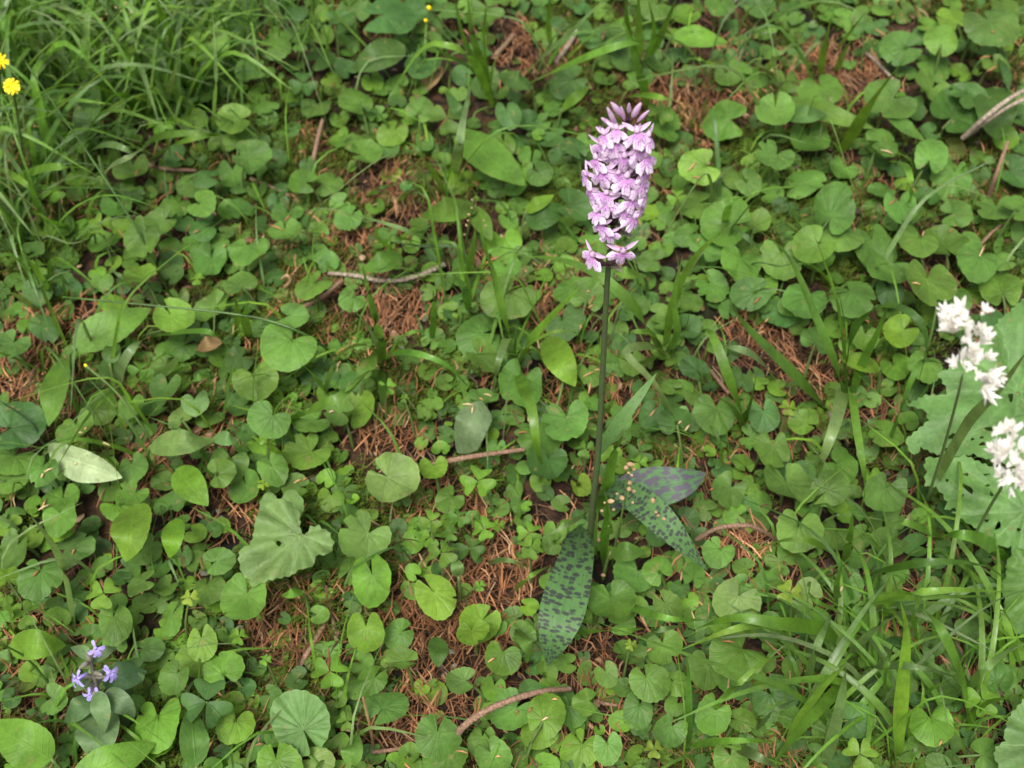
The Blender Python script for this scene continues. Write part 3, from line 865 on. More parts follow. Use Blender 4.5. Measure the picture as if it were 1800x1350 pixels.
for _ in range(900):                                   # seedlings between the larger leaves
    X, Y = r2.uniform(-40, 1840), r2.uniform(-40, 1400)
    if litter(X, Y) > 0.35 and r2.random() < 0.4:
        continue
    P = at(X, Y, r2.uniform(0.003, 0.009))
    items.append((P, r2.uniform(0.004, 0.011), r2.uniform(0, 6.28), tint(r2.choice('mmlld')), False))
FILL_MAX = min(p[3] for p in few) / 1.2
cells = {}
for k_, X, Y, D, a, W, c in parsed:
    for i in range(int((X - D * .55) // 12), int((X + D * .55) // 12) + 1):
        for j in range(int((Y - D * .45) // 12), int((Y + D * .45) // 12) + 1):
            if ((i * 12 + 6 - X) / (D * .52)) ** 2 + ((j * 12 + 6 - Y) / (D * .42)) ** 2 < 1:
                cells[(i, j)] = 1
for _ in range(6000):                                  # low leaves that fill the gaps
    X, Y = r2.uniform(-20, 1820), r2.uniform(-20, 1370)
    D = r2.uniform(26, 0.85 * few[-1][3] if False else FILL_MAX)
    if litter(X, Y) > 0.12 or (int(X // 12), int(Y // 12)) in cells or r2.random() < .2 + 0.5 * noise.noise(Vector((X * .012, Y * .012, 2))):
        continue
    for i in range(int((X - D * .4) // 12), int((X + D * .4) // 12) + 1):
        for j in range(int((Y - D * .35) // 12), int((Y + D * .35) // 12) + 1):
            cells[(i, j)] = 1
    P = at(X, Y, r2.uniform(0.004, 0.012))
    items.append((P, D * 1.2 * m_per_px(P), r2.uniform(0, 6.28), tint(r2.choice('mmmdld')), True))
n_out = 0
while n_out < 900:
    x, y = r2.uniform(-1.1, 1.1), r2.uniform(0.0, 1.75)
    X, Y = project(Vector((x, y, 0)))
    if -25 < X < 1825 and -30 < Y < 1385:
        continue
    n_out += 1
    items.append((Vector((x, y, ground_z(x, y) + r2.uniform(0.01, 0.03))), r2.uniform(0.014, 0.034), r2.uniform(0, 6.28), tint(r2.choice('mmmdl')), True))
bulk_leaves(items, 'ground_cover')

# trefoils (wood sorrel)
def leaflet_mesh():
    V, U, F = [], [], []
    n, acr = 9, 8
    for i in range(n + 1):
        s = i / n
        for k in range(acr + 1):
            a = -1 + 2 * k / acr
            hw = 0.30 * math.sin(min(1, s * 0.62 + 0.02) * math.pi) ** 0.9 if s < 1 else 0.27
            x = 0.03 + 0.5 * s * (1 - 0.0 * abs(a))
            x -= 0.10 * s ** 4 * (1 - abs(a)) ** 1.0 * 1.6
            x -= 0.10 * s ** 3 * abs(a) ** 3
            V.append(Vector((x, a * hw, 0.10 * abs(a) * hw * 3 - 0.12 * s * s)))
            U.append((s, a))
        if i:
            for k in range(acr):
                o = (i - 1) * (acr + 1) + k
                F.append((o, o + 1, o + acr + 2, o + acr + 1))
    return mesh('leaflet', V, F, M['pinnate'], U)
LEAFLET = leaflet_mesh()
for kind, X, Y, D, a, W, c in parsed:
    if kind != 't':
        continue
    P0 = at(X, Y, 0.015)
    dm = D * m_per_px(P0)
    h = choose_height(P0.x, P0.y, dm * .45, 0.016, 0.042)
    P = at(X, Y, h)
    B = leaf_root('', P, Vector((0, 0, 0)))
    root = empty('trefoil_plant', B)
    rot = leaf_frame(math.radians(a), 0.15, 0.1)
    col = tint(c)
    for k in range(3):
        rr = rot.to_4x4() @ Matrix.Rotation(k * 2.094 + RNG.gauss(0, .08), 4, 'Z') @ Matrix.Rotation(RNG.gauss(0, .12), 4, 'Y')
        link('leaflet', LEAFLET, root, mat4=Matrix.Translation(P - B) @ rr @ Matrix.Scale(dm * 0.98, 4), color=col)
    link('leaf_stalk', stalk_mesh(B, P - Vector((0, 0, .0003)), 0.0007), root)
    name_later(root, 'three-part leaf', 'plant', 'three-parted sorrel leaves', X, Y, f'{size_word(D * 3, "trefoil")} {CNAME[c]}')

# ovate leaves
def ovate_plant(X, Y, D, a, W, c, h0=0.012, h1=0.02, arch=0.012, prof=p_ovate, serr=0.06, fold=0.16, name='ovate_leaf_plant', ripple=0.012, nser=11, mat='pinnate', col=None, label=None, nrm=None, group='single ovate leaves'):
    dx, dy = math.cos(math.radians(a)) * D / 2, -math.sin(math.radians(a)) * D / 2
    p0, p1, p2 = at(X - dx, Y - dy, h0), at(X, Y, (h0 + h1) / 2 + arch), at(X + dx, Y + dy, h1)
    wm = W * m_per_px(p1)
    pts = catmull([p0, p1, p2], 22)
    V, F, U = ribbon(pts, wm, prof, 8, fold, serr, nser, nrm or Vector((RNG.gauss(0, .12), -0.35 + RNG.gauss(0, .1), 1)).normalized(), ripple, X)
    B = Vector((p0.x - (p1.x - p0.x) * .3, p0.y - (p1.y - p0.y) * .3, 0))
    B.z = ground_z(B.x, B.y) - 0.001
    root = empty(name, B)
    link('leaf_blade', mesh('leaf_blade', local(V, B), F, M[mat], U), root, loc=(0, 0, 0), color=col or tint(c))
    link('leaf_stalk', stalk_mesh(B, p0 + (p1 - p0) * .02, 0.0011), root)
    if label:
        tag(root, label, 'plant')
    else:
        name_later(root, 'oval leaf', 'plant', group, X, Y, f'{size_word(D * 3, "ovate")} {CNAME[c]}')
    return root
for kind, X, Y, D, a, W, c in parsed:
    if kind == 'o':
        ovate_plant(X, Y, D, a, W, c, 0.022 + RNG.random() * .014, 0.024 + RNG.random() * .018, RNG.uniform(0.004, 0.014))

# leaves that stand out
ovate_plant(861, 277, 158, -38, 66, 'm', 0.03, 0.034, 0.004, p_lance, 0.07, 0.12, label='pointed toothed green leaf lying to the left of the lilac flower spike')
ovate_plant(150, 816, 138, -20, 66, 'c', 0.026, 0.03, 0.01, p_ovate, 0, 0.35, col=(0.38, 0.48, 0.25), label='upturned cream leaf showing its pale silky underside', ripple=0.0, nrm=Vector((0.1, -0.9, 0.6)).normalized())
ovate_plant(825, 750, 100, 245, 62, 'p', 0.03, 0.012, 0.012, p_oblong, 0.03, -0.25, col=(0.15, 0.22, 0.10), label='shiny bent leaf with ragged edge behind the straight scaly twig')
ovate_plant(757, 138, 52, 240, 36, 'o', 0.012, 0.006, 0.006, p_ovate, 0.05, 0.3, mat='dry_leaf', label='brown dry leaf curled on the needles by the top grass tuft')
ovate_plant(366, 606, 46, 200, 30, 'y', 0.02, 0.016, 0.008, p_ovate, 0.1, 0.4, mat='dry_leaf', label='yellowing withered leaf with a brown edge among green leaves')

def outline_leaf(name, poly, holes, attach, h, tilt, color, label, spacing=7, mat='round', wav=0.0026, kind_parts=True, nx=0.0, stalk=True):
    """a leaf whose outline is read off the photograph, laid on its own tilted plane"""
    c = at(*attach, h)
    n = Vector((nx, -tilt, 1)).normalized()
    x = Vector((1, 0, 0)); x = (x - n * x.dot(n)).normalized()
    y = n.cross(x)
    def plane(p):
        d = ray(*p)
        q = CAMP + d * ((c - CAMP).dot(n) / d.dot(n))
        return Vector(((q - c).dot(x), (q - c).dot(y)))
    P = [plane(p) for p in poly]
    k = m_per_px(c)
    # fine teeth along the outline
    out = []
    for i, p in enumerate(P):
        q = P[(i + 1) % len(P)]
        m_ = max(1, int((q - p).length / (6 * k)))
        for j in range(m_):
            s = p.lerp(q, j / m_)
            nn = Vector(((q - p).y, -(q - p).x)).normalized()
            out.append(s + nn * (k * 1.6 * (1 if len(out) % 2 else -1)))
    H = []
    for hx, hy, hr, hr2, ha in holes:
        ring = []
        for t in range(9):
            th = t / 9 * 6.283
            rr = 1 + 0.25 * math.sin(3 * th + hx)
            dx, dy = .8 * hr * math.cos(th) * rr, .8 * hr2 * math.sin(th) * rr
            ca, sa = math.cos(math.radians(ha)), math.sin(math.radians(ha))
            ring.append(plane((hx + dx * ca + dy * sa, hy + dx * sa - dy * ca)))
        H.append(ring)
    verts, edges = [], []
    for ring in [out] + H:
        b = len(verts)
        verts += ring
        edges += [(b + i, b + (i + 1) % len(ring)) for i in range(len(ring))]
    def inside(p, ring):
        r_ = False
        for i in range(len(ring)):
            a_, b_ = ring[i], ring[i - 1]
            if (a_.y > p.y) != (b_.y > p.y) and p.x < (b_.x - a_.x) * (p.y - a_.y) / (b_.y - a_.y) + a_.x:
                r_ = not r_
        return r_
    xs_, ys_ = [p.x for p in out], [p.y for p in out]
    sp = spacing * k
    yy = min(ys_)
    while yy < max(ys_):
        xx = min(xs_)
        while xx < max(xs_):
            p = Vector((xx + RNG.uniform(-.2, .2) * sp, yy + RNG.uniform(-.2, .2) * sp))
            if inside(p, out):
                verts.append(p)
            xx += sp
        yy += sp
    res = delaunay_2d_cdt(verts, edges, [], 0, 1e-7)
    vv, ff = res[0], res[2]
    F = []
    for f in ff:
        m_ = sum((vv[i] for i in f), Vector((0, 0))) / len(f)
        if inside(m_, out) and not any(inside(m_, r_) for r_ in H):
            F.append(tuple(f))
    R0 = max(p.length for p in out)
    V, U = [], []
    for p in vv:
        th = math.atan2(p.y, p.x)
        rr = p.length / R0
        z = wav * math.cos(th * 9) * min(1, rr * 2) + 0.006 * noise.noise(Vector((p.x * 30, p.y * 30, h * 99))) - 0.05 * R0 * rr * rr
        V.append(x * p.x + y * p.y + n * z)
        U.append(((th / 6.2832) % 1.0, rr))
    B = Vector((c.x + .004, c.y + .012, 0)); B.z = ground_z(B.x, B.y) - .001
    root = empty(name, B)
    link('leaf_blade', mesh('leaf_blade', [v + (c - B) for v in V], F, M[mat], U), root, loc=(0, 0, 0), color=color)
    if stalk:
        link('leaf_stalk', stalk_mesh(B, c - Vector((0, 0, .001)), 0.0018), root)
    tag(root, label, 'plant')
    return root

z1 = lambda X, Y: (1560 + X / 5.625, 500 + Y / 5.625)
z2 = lambda X, Y: (1560 + X / 5.625, 740 + Y / 5.625)
z5 = lambda X, Y: (400 + X / 5.625, 860 + Y / 5.625)
outline_leaf('toothed_leaf_plant', [z1(215, 1160), z1(400, 1065), z1(590, 1075), z1(600, 1030), z1(490, 880), z1(580, 850), z1(760, 700), z1(1000, 500), z1(1030, 480), z1(1110, 340), z1(1180, 290), z1(1350, 130), (1860, 500), (1890, 700), (1850, 830), z2(1180, 420), z2(920, 380), z2(850, 330), z2(700, 345), z2(480, 300), z2(350, 240), z2(320, 310), z2(240, 300), z2(190, 170), z1(410, 1340), z1(390, 1230)],
             [(*z2(930, 235), 6, 4.5, 0), (*z2(850, 172), 4, 2.5, 0), (*z2(1000, 85), 9, 5, 25), (*z2(650, 145), 9, 6, -10), (*z2(600, 262), 6, 4, 0), (*z2(1005, 275), 4, 5, 0), (*z1(1225, 1110), 6, 10, 0), (*z2(930, 165), 4, 3, 0)],
             (1790, 690), 0.055, 0.42, (0.105, 0.215, 0.055), 'huge pale green toothed leaf behind the white flower heads', 9)
outline_leaf('toothed_leaf_plant', [z2(370, 430), z2(400, 340), z2(520, 350), z2(640, 370), z2(760, 330), z2(900, 400), z2(1060, 480), (1800, 830), (1870, 860), (1880, 985), z2(1350, 1345), z2(1250, 1330), z2(1230, 1240), z2(1150, 1250), z2(1080, 1180), z2(980, 1140), z2(940, 1120), z2(830, 1030), z2(760, 960), z2(680, 880), z2(600, 850), z2(610, 790), z2(560, 720), z2(490, 650), z2(380, 640), z2(370, 550), z2(390, 500)],
             [(*z2(790, 665), 18, 6, 40), (*z2(730, 740), 6, 5, 0), (*z2(795, 515), 6, 3.5, 0), (*z2(592, 585), 4, 3.5, 0), (*z2(1005, 627), 5, 3, 0), (*z2(1030, 720), 4, 7, 0), (*z2(985, 920), 5, 3.5, 0), (*z2(980, 985), 5, 4, 0), (*z2(1095, 1035), 6, 9, 20), (*z2(985, 525), 7, 2, 0), (*z2(1300, 1075), 6, 4, 0), (*z2(680, 858), 7, 4, 0)],
             (1800, 900), 0.045, 0.42, (0.108, 0.22, 0.055), 'large pale green leaf full of holes eaten by insects, below the white flowers', 8)
outline_leaf('toothed_leaf_plant', [(1782, 965), (1768, 1000), (1762, 1040), (1768, 1080), (1786, 1112), (1850, 1140), (1880, 1050), (1860, 960)], [], (1830, 1030), 0.03, 0.4, (0.085, 0.17, 0.035), 'green toothed leaf tip poking out under the leaf full of holes', 9)
outline_leaf('toothed_leaf_plant', [(1800, 1226), (1784, 1250), (1769, 1272), (1764, 1290), (1771, 1301), (1755, 1312), (1747, 1330), (1753, 1350), (1770, 1420), (1880, 1430), (1890, 1220)], [], (1850, 1310), 0.04, 0.4, (0.12, 0.21, 0.07), 'ribbed grey-green leaf with toothed edge in the corner by the drooping grass', 8)
outline_leaf('lobed_leaf_plant', [z5(400, 130), z5(520, 100), z5(630, 120), z5(645, 170), z5(710, 210), z5(720, 400), z5(760, 450), z5(820, 370), z5(900, 355), z5(1000, 420), z5(1050, 520), z5(1020, 640), z5(960, 665), z5(860, 660), z5(860, 720), z5(800, 790), z5(700, 800), z5(560, 860), z5(450, 900), z5(330, 940), z5(230, 960), z5(200, 880), z5(130, 820), z5(110, 700), z5(130, 600), z5(220, 560), z5(260, 400), z5(300, 270), z5(340, 190)],
             [(*z5(500, 535), 8, 5, 20)], z5(715, 450), 0.052, 0.3, (0.135, 0.22, 0.065), 'large pale green lobed leaf with a hole beside bare needles', 7)
# the big crinkled round leaf
P = at(527, 1271, 0.03)
dm = 116 * m_per_px(P)
B = leaf_root('', P, Vector((0, -.004, 0)))
root = empty('round_leaf_plant', B)
v_, f_, u_ = round_leaf(77, 8, 90, notch=0.10)
v_ = [Vector((q.x, q.y, q.z * .4 + 0.014 * math.sin(math.atan2(q.y, q.x - .11) * 15) * min(1, (q - Vector((.11, 0, q.z))).length * 3))) for q in v_]
link('leaf_blade', mesh('leaf_blade', v_, f_, M['round'], u_), root, mat4=Matrix.Translation(P - B) @ leaf_frame(math.radians(300), .25, .02).to_4x4() @ Matrix.Scale(dm, 4), color=(0.105, 0.205, 0.055))
link('leaf_stalk', stalk_mesh(B, P - Vector((0, 0, .001)), 0.0013), root)
tag(root, 'big crinkled round leaf with radiating veins, largest of the round ones', 'plant')

# ------------------------------------------------------------------ grass
def blade_mesh(pix, peak, wpx, mode='a', n=14, fold=0.25):
    """pix: pixels from the root to the tip; peak: greatest height (m)"""
    m_ = len(pix) - 1
    pts = []
    for i, (x, y) in enumerate(pix):
        s = i / m_
        h = (peak + 0.028) * (math.sin(math.pi * min(1, s * 0.80)) if mode == 'a' else s ** 0.8 if mode == 'u' else math.sin(math.pi * min(1, s * 0.97)) ** .8)
        pts.append(at(x, y, 0.002 + h))
    P = catmull(pts, n)
    wm = wpx * 1.15 * m_per_px(P[n // 2])
    return P, ribbon(P, wm, p_blade, 2, fold, nrm=Vector((RNG.gauss(0, .2), -0.3 + RNG.gauss(0, .15), 1)).normalized(), twist=RNG.gauss(0, .22))

def tuft(label, blades, cat='grass tuft', name='grass_tuft', group='grass tufts'):
    base = at(*blades[0][2][0], 0)
    root = empty(name, base)
    for wpx, c, pix, peak, mode in blades:
        P, (V, F, U) = blade_mesh(pix, peak, wpx, mode)
        link('blade', mesh('blade', local(V, base), F, M['blade'], U), root, loc=(0, 0, 0), color=tint(c))
    if label:
        tag(root, label, cat, group)
    return root

G = (0.06, 'a')
PAL['g'] = (0.105, 0.225, 0.028); PAL['G'] = (0.135, 0.275, 0.032); PAL['h'] = (0.14, 0.225, 0.075); PAL['K'] = (0.065, 0.15, 0.022)
def b(wd, c, h, m_, *p):
    return (wd, c, [tuple(p[i:i + 2]) for i in range(0, len(p), 2)], h, m_)

tuft('short grass tuft at the centre with one blade bent forward over round leaves', [
    b(17, 'g', .09, 'u', 900, 647, 897, 600, 883, 550, 867, 483, 850, 430, 838, 365), b(16, 'g', .07, 'u', 905, 645, 925, 610, 955, 573, 990, 535, 1027, 497),
    b(10, 'G', .06, 'a', 910, 645, 925, 610, 967, 587, 1000, 582, 1020, 590), b(14, 'h', .05, 'd', 897, 640, 893, 595, 880, 625, 871, 660, 866, 697),
    b(20, 'g', .05, 'd', 908, 650, 920, 680, 935, 720, 945, 790, 955, 823), b(9, 'K', .06, 'u', 903, 645, 905, 600, 910, 560)])
tuft('grass tuft with spreading blades left of the centre, beside the mossy patch', [
    b(15, 'g', .08, 'u', 677, 640, 672, 610, 660, 560, 648, 515, 637, 465), b(13, 'g', .06, 'a', 680, 635, 690, 622, 733, 622, 785, 642, 825, 682),
    b(12, 'h', .07, 'u', 676, 638, 660, 600, 640, 567, 618, 540), b(12, 'g', .05, 'a', 672, 642, 640, 660, 610, 685, 585, 700), b(10, 'G', .06, 'a', 680, 636, 700, 600, 730, 583, 775, 587),
    b(13, 'g', .05, 'u', 674, 640, 650, 610, 615, 612, 580, 640), b(14, 'K', .06, 'u', 670, 645, 672, 690, 672, 720)])
tuft('broad bladed grass tuft just right of the orchid stem', [
    b(24, 'g', .07, 'a', 1163, 627, 1145, 590, 1117, 545, 1060, 490, 990, 458, 915, 450), b(15, 'g', .10, 'u', 1168, 620, 1180, 550, 1200, 490, 1232, 440, 1285, 395),
    b(12, 'G', .05, 'a', 1166, 618, 1150, 590, 1117, 583, 1085, 590), b(17, 'h', .05, 'd', 1170, 628, 1150, 610, 1100, 620, 1155, 680, 1200, 760), b(12, 'g', .07, 'u', 1165, 620, 1190, 590, 1185, 520, 1200, 450),
    b(10, 'K', .06, 'u', 1172, 625, 1200, 600, 1215, 540), b(13, 'g', .05, 'u', 1160, 625, 1120, 640, 1070, 620)])
tuft('tall arching grass tuft with a curled blade, left of the leaf full of holes', [
    b(17, 'g', .12, 'u', 1485, 700, 1473, 655, 1433, 557, 1390, 460, 1340, 410, 1285, 395), b(14, 'g', .11, 'u', 1487, 695, 1480, 600, 1467, 517, 1433, 417),
    b(18, 'K', .09, 'd', 1484, 690, 1495, 590, 1545, 540, 1600, 550, 1627, 590, 1620, 650, 1590, 735), b(22, 'K', .06, 'u', 1450, 718, 1415, 680, 1367, 630, 1310, 573, 1287, 540),
    b(22, 'h', .07, 'd', 1490, 720, 1483, 690, 1468, 745, 1445, 810, 1432, 850), b(17, 'G', .08, 'd', 1492, 715, 1495, 690, 1507, 767, 1520, 850, 1512, 900), b(14, 'g', .06, 'a', 1555, 790, 1575, 740, 1600, 670, 1622, 635, 1660, 640),
    b(15, 'h', .05, 'a', 1500, 775, 1525, 745, 1556, 727), b(14, 'g', .07, 'u', 1495, 700, 1515, 640, 1540, 590, 1560, 540), b(12, 'K', .08, 'u', 1488, 700, 1486, 640, 1484, 570, 1470, 500)])
tuft('grass tuft with two bent blades right of the orchid leaves', [
    b(20, 'g', .06, 'a', 1313, 762, 1300, 720, 1280, 665, 1257, 600, 1243, 580, 1228, 580), b(16, 'h', .05, 'a', 1363, 672, 1345, 645, 1315, 620, 1283, 610, 1262, 606), b(14, 'K', .06, 'u', 1300, 760, 1320, 700, 1330, 650),
    b(10, 'g', .05, 'u', 1310, 760, 1290, 720, 1250, 690)])
tuft('wide dark grass blades curving below the leaf full of holes', [
    b(24, 'g', .05, 'a', 1775, 990, 1735, 955, 1690, 940, 1655, 943), b(16, 'g', .05, 'a', 1660, 945, 1620, 930, 1590, 918, 1555, 920), b(14, 'K', .04, 'u', 1680, 960, 1720, 985, 1770, 1020)])
tuft('light green grass blade rising past the lower white flower', [b(22, 'h', .22, 'u', 1630, 870, 1660, 812, 1700, 743, 1750, 690, 1805, 618)])
tuft('grass tuft with arched blades near the top, below the yellow bud', [
    b(14, 'g', .10, 'u', 860, 160, 845, 110, 830, 60, 822, -10), b(12, 'g', .09, 'u', 855, 160, 835, 110, 812, 60, 800, 0), b(15, 'G', .08, 'a', 867, 187, 850, 140, 825, 100, 787, 80, 743, 85, 693, 155),
    b(17, 'h', .05, 'a', 800, 307, 805, 270, 813, 217, 830, 140), b(20, 'h', .10, 'u', 925, 132, 950, 105, 983, 77, 1020, 42, 1065, -4), b(18, 'G', .07, 'a', 925, 150, 983, 123, 1060, 90, 1113, 76, 1140, 90),
    b(10, 'g', .09, 'u', 860, 165, 870, 110, 900, 60), b(13, 'K', .08, 'u', 857, 165, 825, 120, 780, 95, 740, 60), b(10, 'g', .08, 'u', 862, 165, 850, 80, 855, 10)])
tuft('steep grass blades behind the lilac flower spike', [
    b(17, 'G', .08, 'u', 1137, 190, 1130, 150, 1115, 100, 1096, 35), b(16, 'g', .10, 'u', 1123, 110, 1124, 60, 1122, -10), b(12, 'g', .09, 'u', 1140, 105, 1165, 55, 1190, -5), b(13, 'g', .10, 'u', 1118, 110, 1105, 60, 1098, -10), b(16, 'G', .03, 'a', 1100, 172, 1130, 168, 1165, 173, 1205, 182), b(9, 'g', .08, 'u', 1135, 110, 1150, 60, 1140, 0),
    b(9, 'g', .07, 'u', 967, 80, 964, 40, 966, -10)])
tuft('steep single broad grass blade pointing up right in the upper right area', [b(20, 'G', .09, 'u', 1475, 272, 1500, 235, 1520, 200, 1555, 150, 1596, 98), b(10, 'g', .06, 'u', 1476, 270, 1465, 250, 1440, 235)])
tuft('thin grass blades among needles behind the round leaves at top right', [
    b(13, 'g', .07, 'u', 1440, 135, 1447, 90, 1462, 25), b(10, 'g', .05, 'u', 1468, 128, 1480, 100, 1497, 68), b(9, 'G', .04, 'a', 1365, 98, 1405, 78, 1447, 67), b(7, 'g', .06, 'u', 1470, 90, 1500, 50, 1535, 5), b(9, 'G', .04, 'a', 1262, 120, 1235, 105, 1205, 103), b(9, 'h', .04, 'a', 1345, 130, 1370, 95, 1420, 70)])
tuft('bright curled grass blade over round leaves at the upper right', [b(13, 'G', .05, 'd', 1560, 285, 1590, 290, 1602, 330, 1597, 365)])
tuft('grass blades crossing over round leaves right of the flower spike', [
    b(13, 'G', .06, 'a', 1273, 402, 1278, 375, 1290, 353, 1335, 341), b(13, 'K', .08, 'u', 1258, 450, 1290, 400, 1320, 360, 1345, 335), b(13, 'h', .05, 'a', 1345, 450, 1315, 420, 1280, 396), b(12, 'g', .06, 'u', 1430, 450, 1405, 400, 1385, 360, 1370, 345)])
tuft('thin grass blades left of the pointed leaf', [
    b(10, 'G', .06, 'a', 784, 345, 757, 297, 727, 257, 698, 248), b(10, 'g', .04, 'a', 700, 355, 720, 335, 745, 320), b(11, 'g', .05, 'a', 650, 345, 668, 330, 700, 325), b(10, 'g', .04, 'u', 780, 340, 790, 310, 795, 290)])
tuft('long pale grass blade slanting left of the long orchid spike', [b(13, 'h', .05, 'a', 790, 446, 755, 425, 717, 407, 660, 388, 598, 372)])
tuft('light green grass blades behind the lichened twig', [
    b(13, 'G', .04, 'a', 700, 430, 720, 405, 745, 395), b(10, 'G', .05, 'u', 690, 440, 665, 420, 660, 395), b(12, 'g', .04, 'a', 750, 430, 700, 420, 655, 430), b(12, 'g', .06, 'u', 820, 480, 830, 440, 836, 400), b(16, 'g', .05, 'a', 825, 545, 818, 510, 800, 485), b(12, 'G', .05, 'u', 818, 480, 845, 470, 858, 462), b(12, 'g', .04, 'u', 760, 600, 762, 560, 762, 510)])
tuft('narrow spotted blade clump at the foot of the orchid stem', [
    b(20, 'g', .06, 'u', 1053, 900, 1065, 860, 1078, 800, 1095, 765), b(12, 'g', .05, 'u', 1060, 990, 1072, 930, 1066, 870), b(10, 'h', .03, 'a', 1030, 905, 995, 925, 945, 950), b(12, 'G', .04, 'a', 905, 1040, 930, 1015, 965, 995), b(10, 'h', .04, 'a', 858, 990, 890, 985, 945, 1000), b(14, 'g', .06, 'u', 1062, 1000, 1058, 950, 1066, 900, 1062, 860), b(11, 'g', .06, 'u', 1050, 985, 1048, 940, 1052, 890)])
# bottom right grass
BR = [b(14, 'G', .05, 'a', 1470, 985, 1455, 968, 1425, 952, 1385, 949, 1335, 962), b(13, 'g', .05, 'u', 1483, 1000, 1493, 950, 1500, 900), b(16, 'K', .05, 'a', 1510, 1015, 1560, 1002, 1620, 990, 1680, 988, 1742, 996)]
tuft('arched grass blades right of the bent twig', BR)
tuft('long drooping grass blades reaching towards the leaf full of holes', [b(15, 'G', .06, 'a', 1490, 1072, 1560, 1050, 1620, 1041, 1690, 1037, 1768, 1041), b(12, 'g', .05, 'a', 1488, 1075, 1560, 1056, 1650, 1050, 1765, 1048), b(13, 'G', .05, 'a', 1495, 1085, 1440, 1060, 1420, 1040), b(13, 'K', .05, 'u', 1485, 1080, 1470, 1040, 1480, 990)])
tuft('broad drooping grass tuft with shiny bent blades, last before the corner', [
    b(24, 'g', .07, 'a', 1487, 1152, 1447, 1108, 1370, 1096, 1290, 1086, 1220, 1105), b(16, 'G', .06, 'a', 1400, 1130, 1345, 1100, 1285, 1108, 1190, 1145), b(19, 'h', .06, 'a', 1415, 1200, 1425, 1165, 1440, 1125, 1462, 1080),
    b(18, 'h', .08, 'u', 1480, 1175, 1515, 1130, 1545, 1102, 1578, 1082), b(24, 'G', .09, 'u', 1578, 1350, 1580, 1270, 1588, 1180, 1592, 1110, 1583, 1058), b(23, 'G', .07, 'a', 1706, 1290, 1690, 1200, 1665, 1130, 1640, 1088, 1616, 1068),
    b(15, 'g', .06, 'a', 1615, 1140, 1605, 1100, 1612, 1060, 1638, 1020), b(17, 'g', .05, 'a', 1555, 1262, 1553, 1200, 1560, 1160, 1572, 1130), b(17, 'G', .06, 'u', 1375, 1335, 1395, 1280, 1440, 1215, 1490, 1165), b(20, 'h', .06, 'u', 1448, 1350, 1465, 1290, 1480, 1220, 1486, 1180),
    b(13, 'h', .05, 'a', 1490, 1180, 1560, 1170, 1620, 1174, 1680, 1190), b(10, 'G', .04, 'u', 1612, 1230, 1645, 1208, 1675, 1192), b(20, 'h', .05, 'a', 1695, 1215, 1730, 1175, 1785, 1135), b(20, 'g', .07, 'u', 1497, 1180, 1460, 1225, 1400, 1290, 1360, 1340)])
tuft('light grass blades curving in front of the narrow drooping spotted leaf', [
    b(12, 'G', .05, 'a', 1235, 1278, 1265, 1235, 1300, 1200, 1340, 1165, 1385, 1148), b(14, 'g', .05, 'u', 1212, 1310, 1210, 1260, 1210, 1200, 1207, 1150), b(10, 'h', .04, 'a', 1325, 1285, 1360, 1250, 1398, 1230), b(13, 'G', .05, 'a', 1195, 1316, 1250, 1305, 1310, 1302, 1362, 1303), b(18, 'h', .05, 'a', 1290, 1312, 1330, 1330, 1370, 1350), b(12, 'G', .03, 'a', 1005, 1115, 1050, 1110, 1100, 1108, 1130, 1105), b(14, 'G', .05, 'a', 1100, 1060, 1130, 1075, 1180, 1088, 1240, 1090), b(12, 'h', .05, 'a', 1120, 1128, 1160, 1108, 1200, 1100)])
tuft('short yellowish grass blades by the ribbed corner leaf', [b(14, 'G', .05, 'a', 1694, 1325, 1685, 1290, 1668, 1262), b(8, 'h', .04, 'a', 1575, 1332, 1605, 1318, 1640, 1314), b(12, 'g', .05, 'u', 1690, 1290, 1730, 1240, 1780, 1225)])
# left side
tuft('wide grey-green grass blade slanting across the dense grass', [b(20, 'h', .16, 'u', 55, 230, 110, 185, 160, 145, 216, 98)])
tuft('wide grass blades rising to the top edge in the dense grass', [b(18, 'h', .15, 'u', 30, 140, 70, 95, 110, 60, 168, -5), b(12, 'g', .13, 'u', 100, 160, 130, 110, 180, 60, 230, 0)])
tuft('pale upright grass blades behind the round leaves at the upper left', [b(11, 'h', .09, 'u', 263, 202, 266, 160, 269, 115), b(12, 'h', .10, 'u', 287, 200, 300, 150, 323, 83, 367, 15), b(10, 'h', .11, 'u', 375, 232, 378, 180, 380, 133, 374, 25), b(10, 'h', .08, 'u', 157, 265, 162, 200, 180, 155), b(14, 'K', .08, 'u', 320, 95, 340, 60, 375, 20), b(8, 'h', .10, 'u', 548, 85, 547, 40, 549, -5), b(12, 'h', .06, 'a', 238, 110, 232, 80, 236, 50)])
tuft('two dark arched grass blades over round leaves at the upper left', [b(15, 'g', .05, 'a', 243, 268, 277, 242, 350, 234, 412, 239), b(15, 'g', .05, 'a', 262, 285, 300, 258, 355, 240, 400, 237), b(17, 'h', .06, 'a', 155, 340, 195, 295, 230, 275, 270, 250)])
tuft('arched grass blades on the left above the thin stem', [b(16, 'g', .05, 'a', -5, 335, 60, 302, 110, 293, 150, 297), b(14, 'h', .05, 'a', 150, 270, 185, 255, 220, 262, 260, 290), b(12, 'G', .04, 'a', 0, 295, 40, 320, 75, 350), b(14, 'h', .05, 'u', 20, 300, 45, 260, 60, 230), b(12, 'h', .05, 'u', 5, 290, 30, 260, 55, 235)])
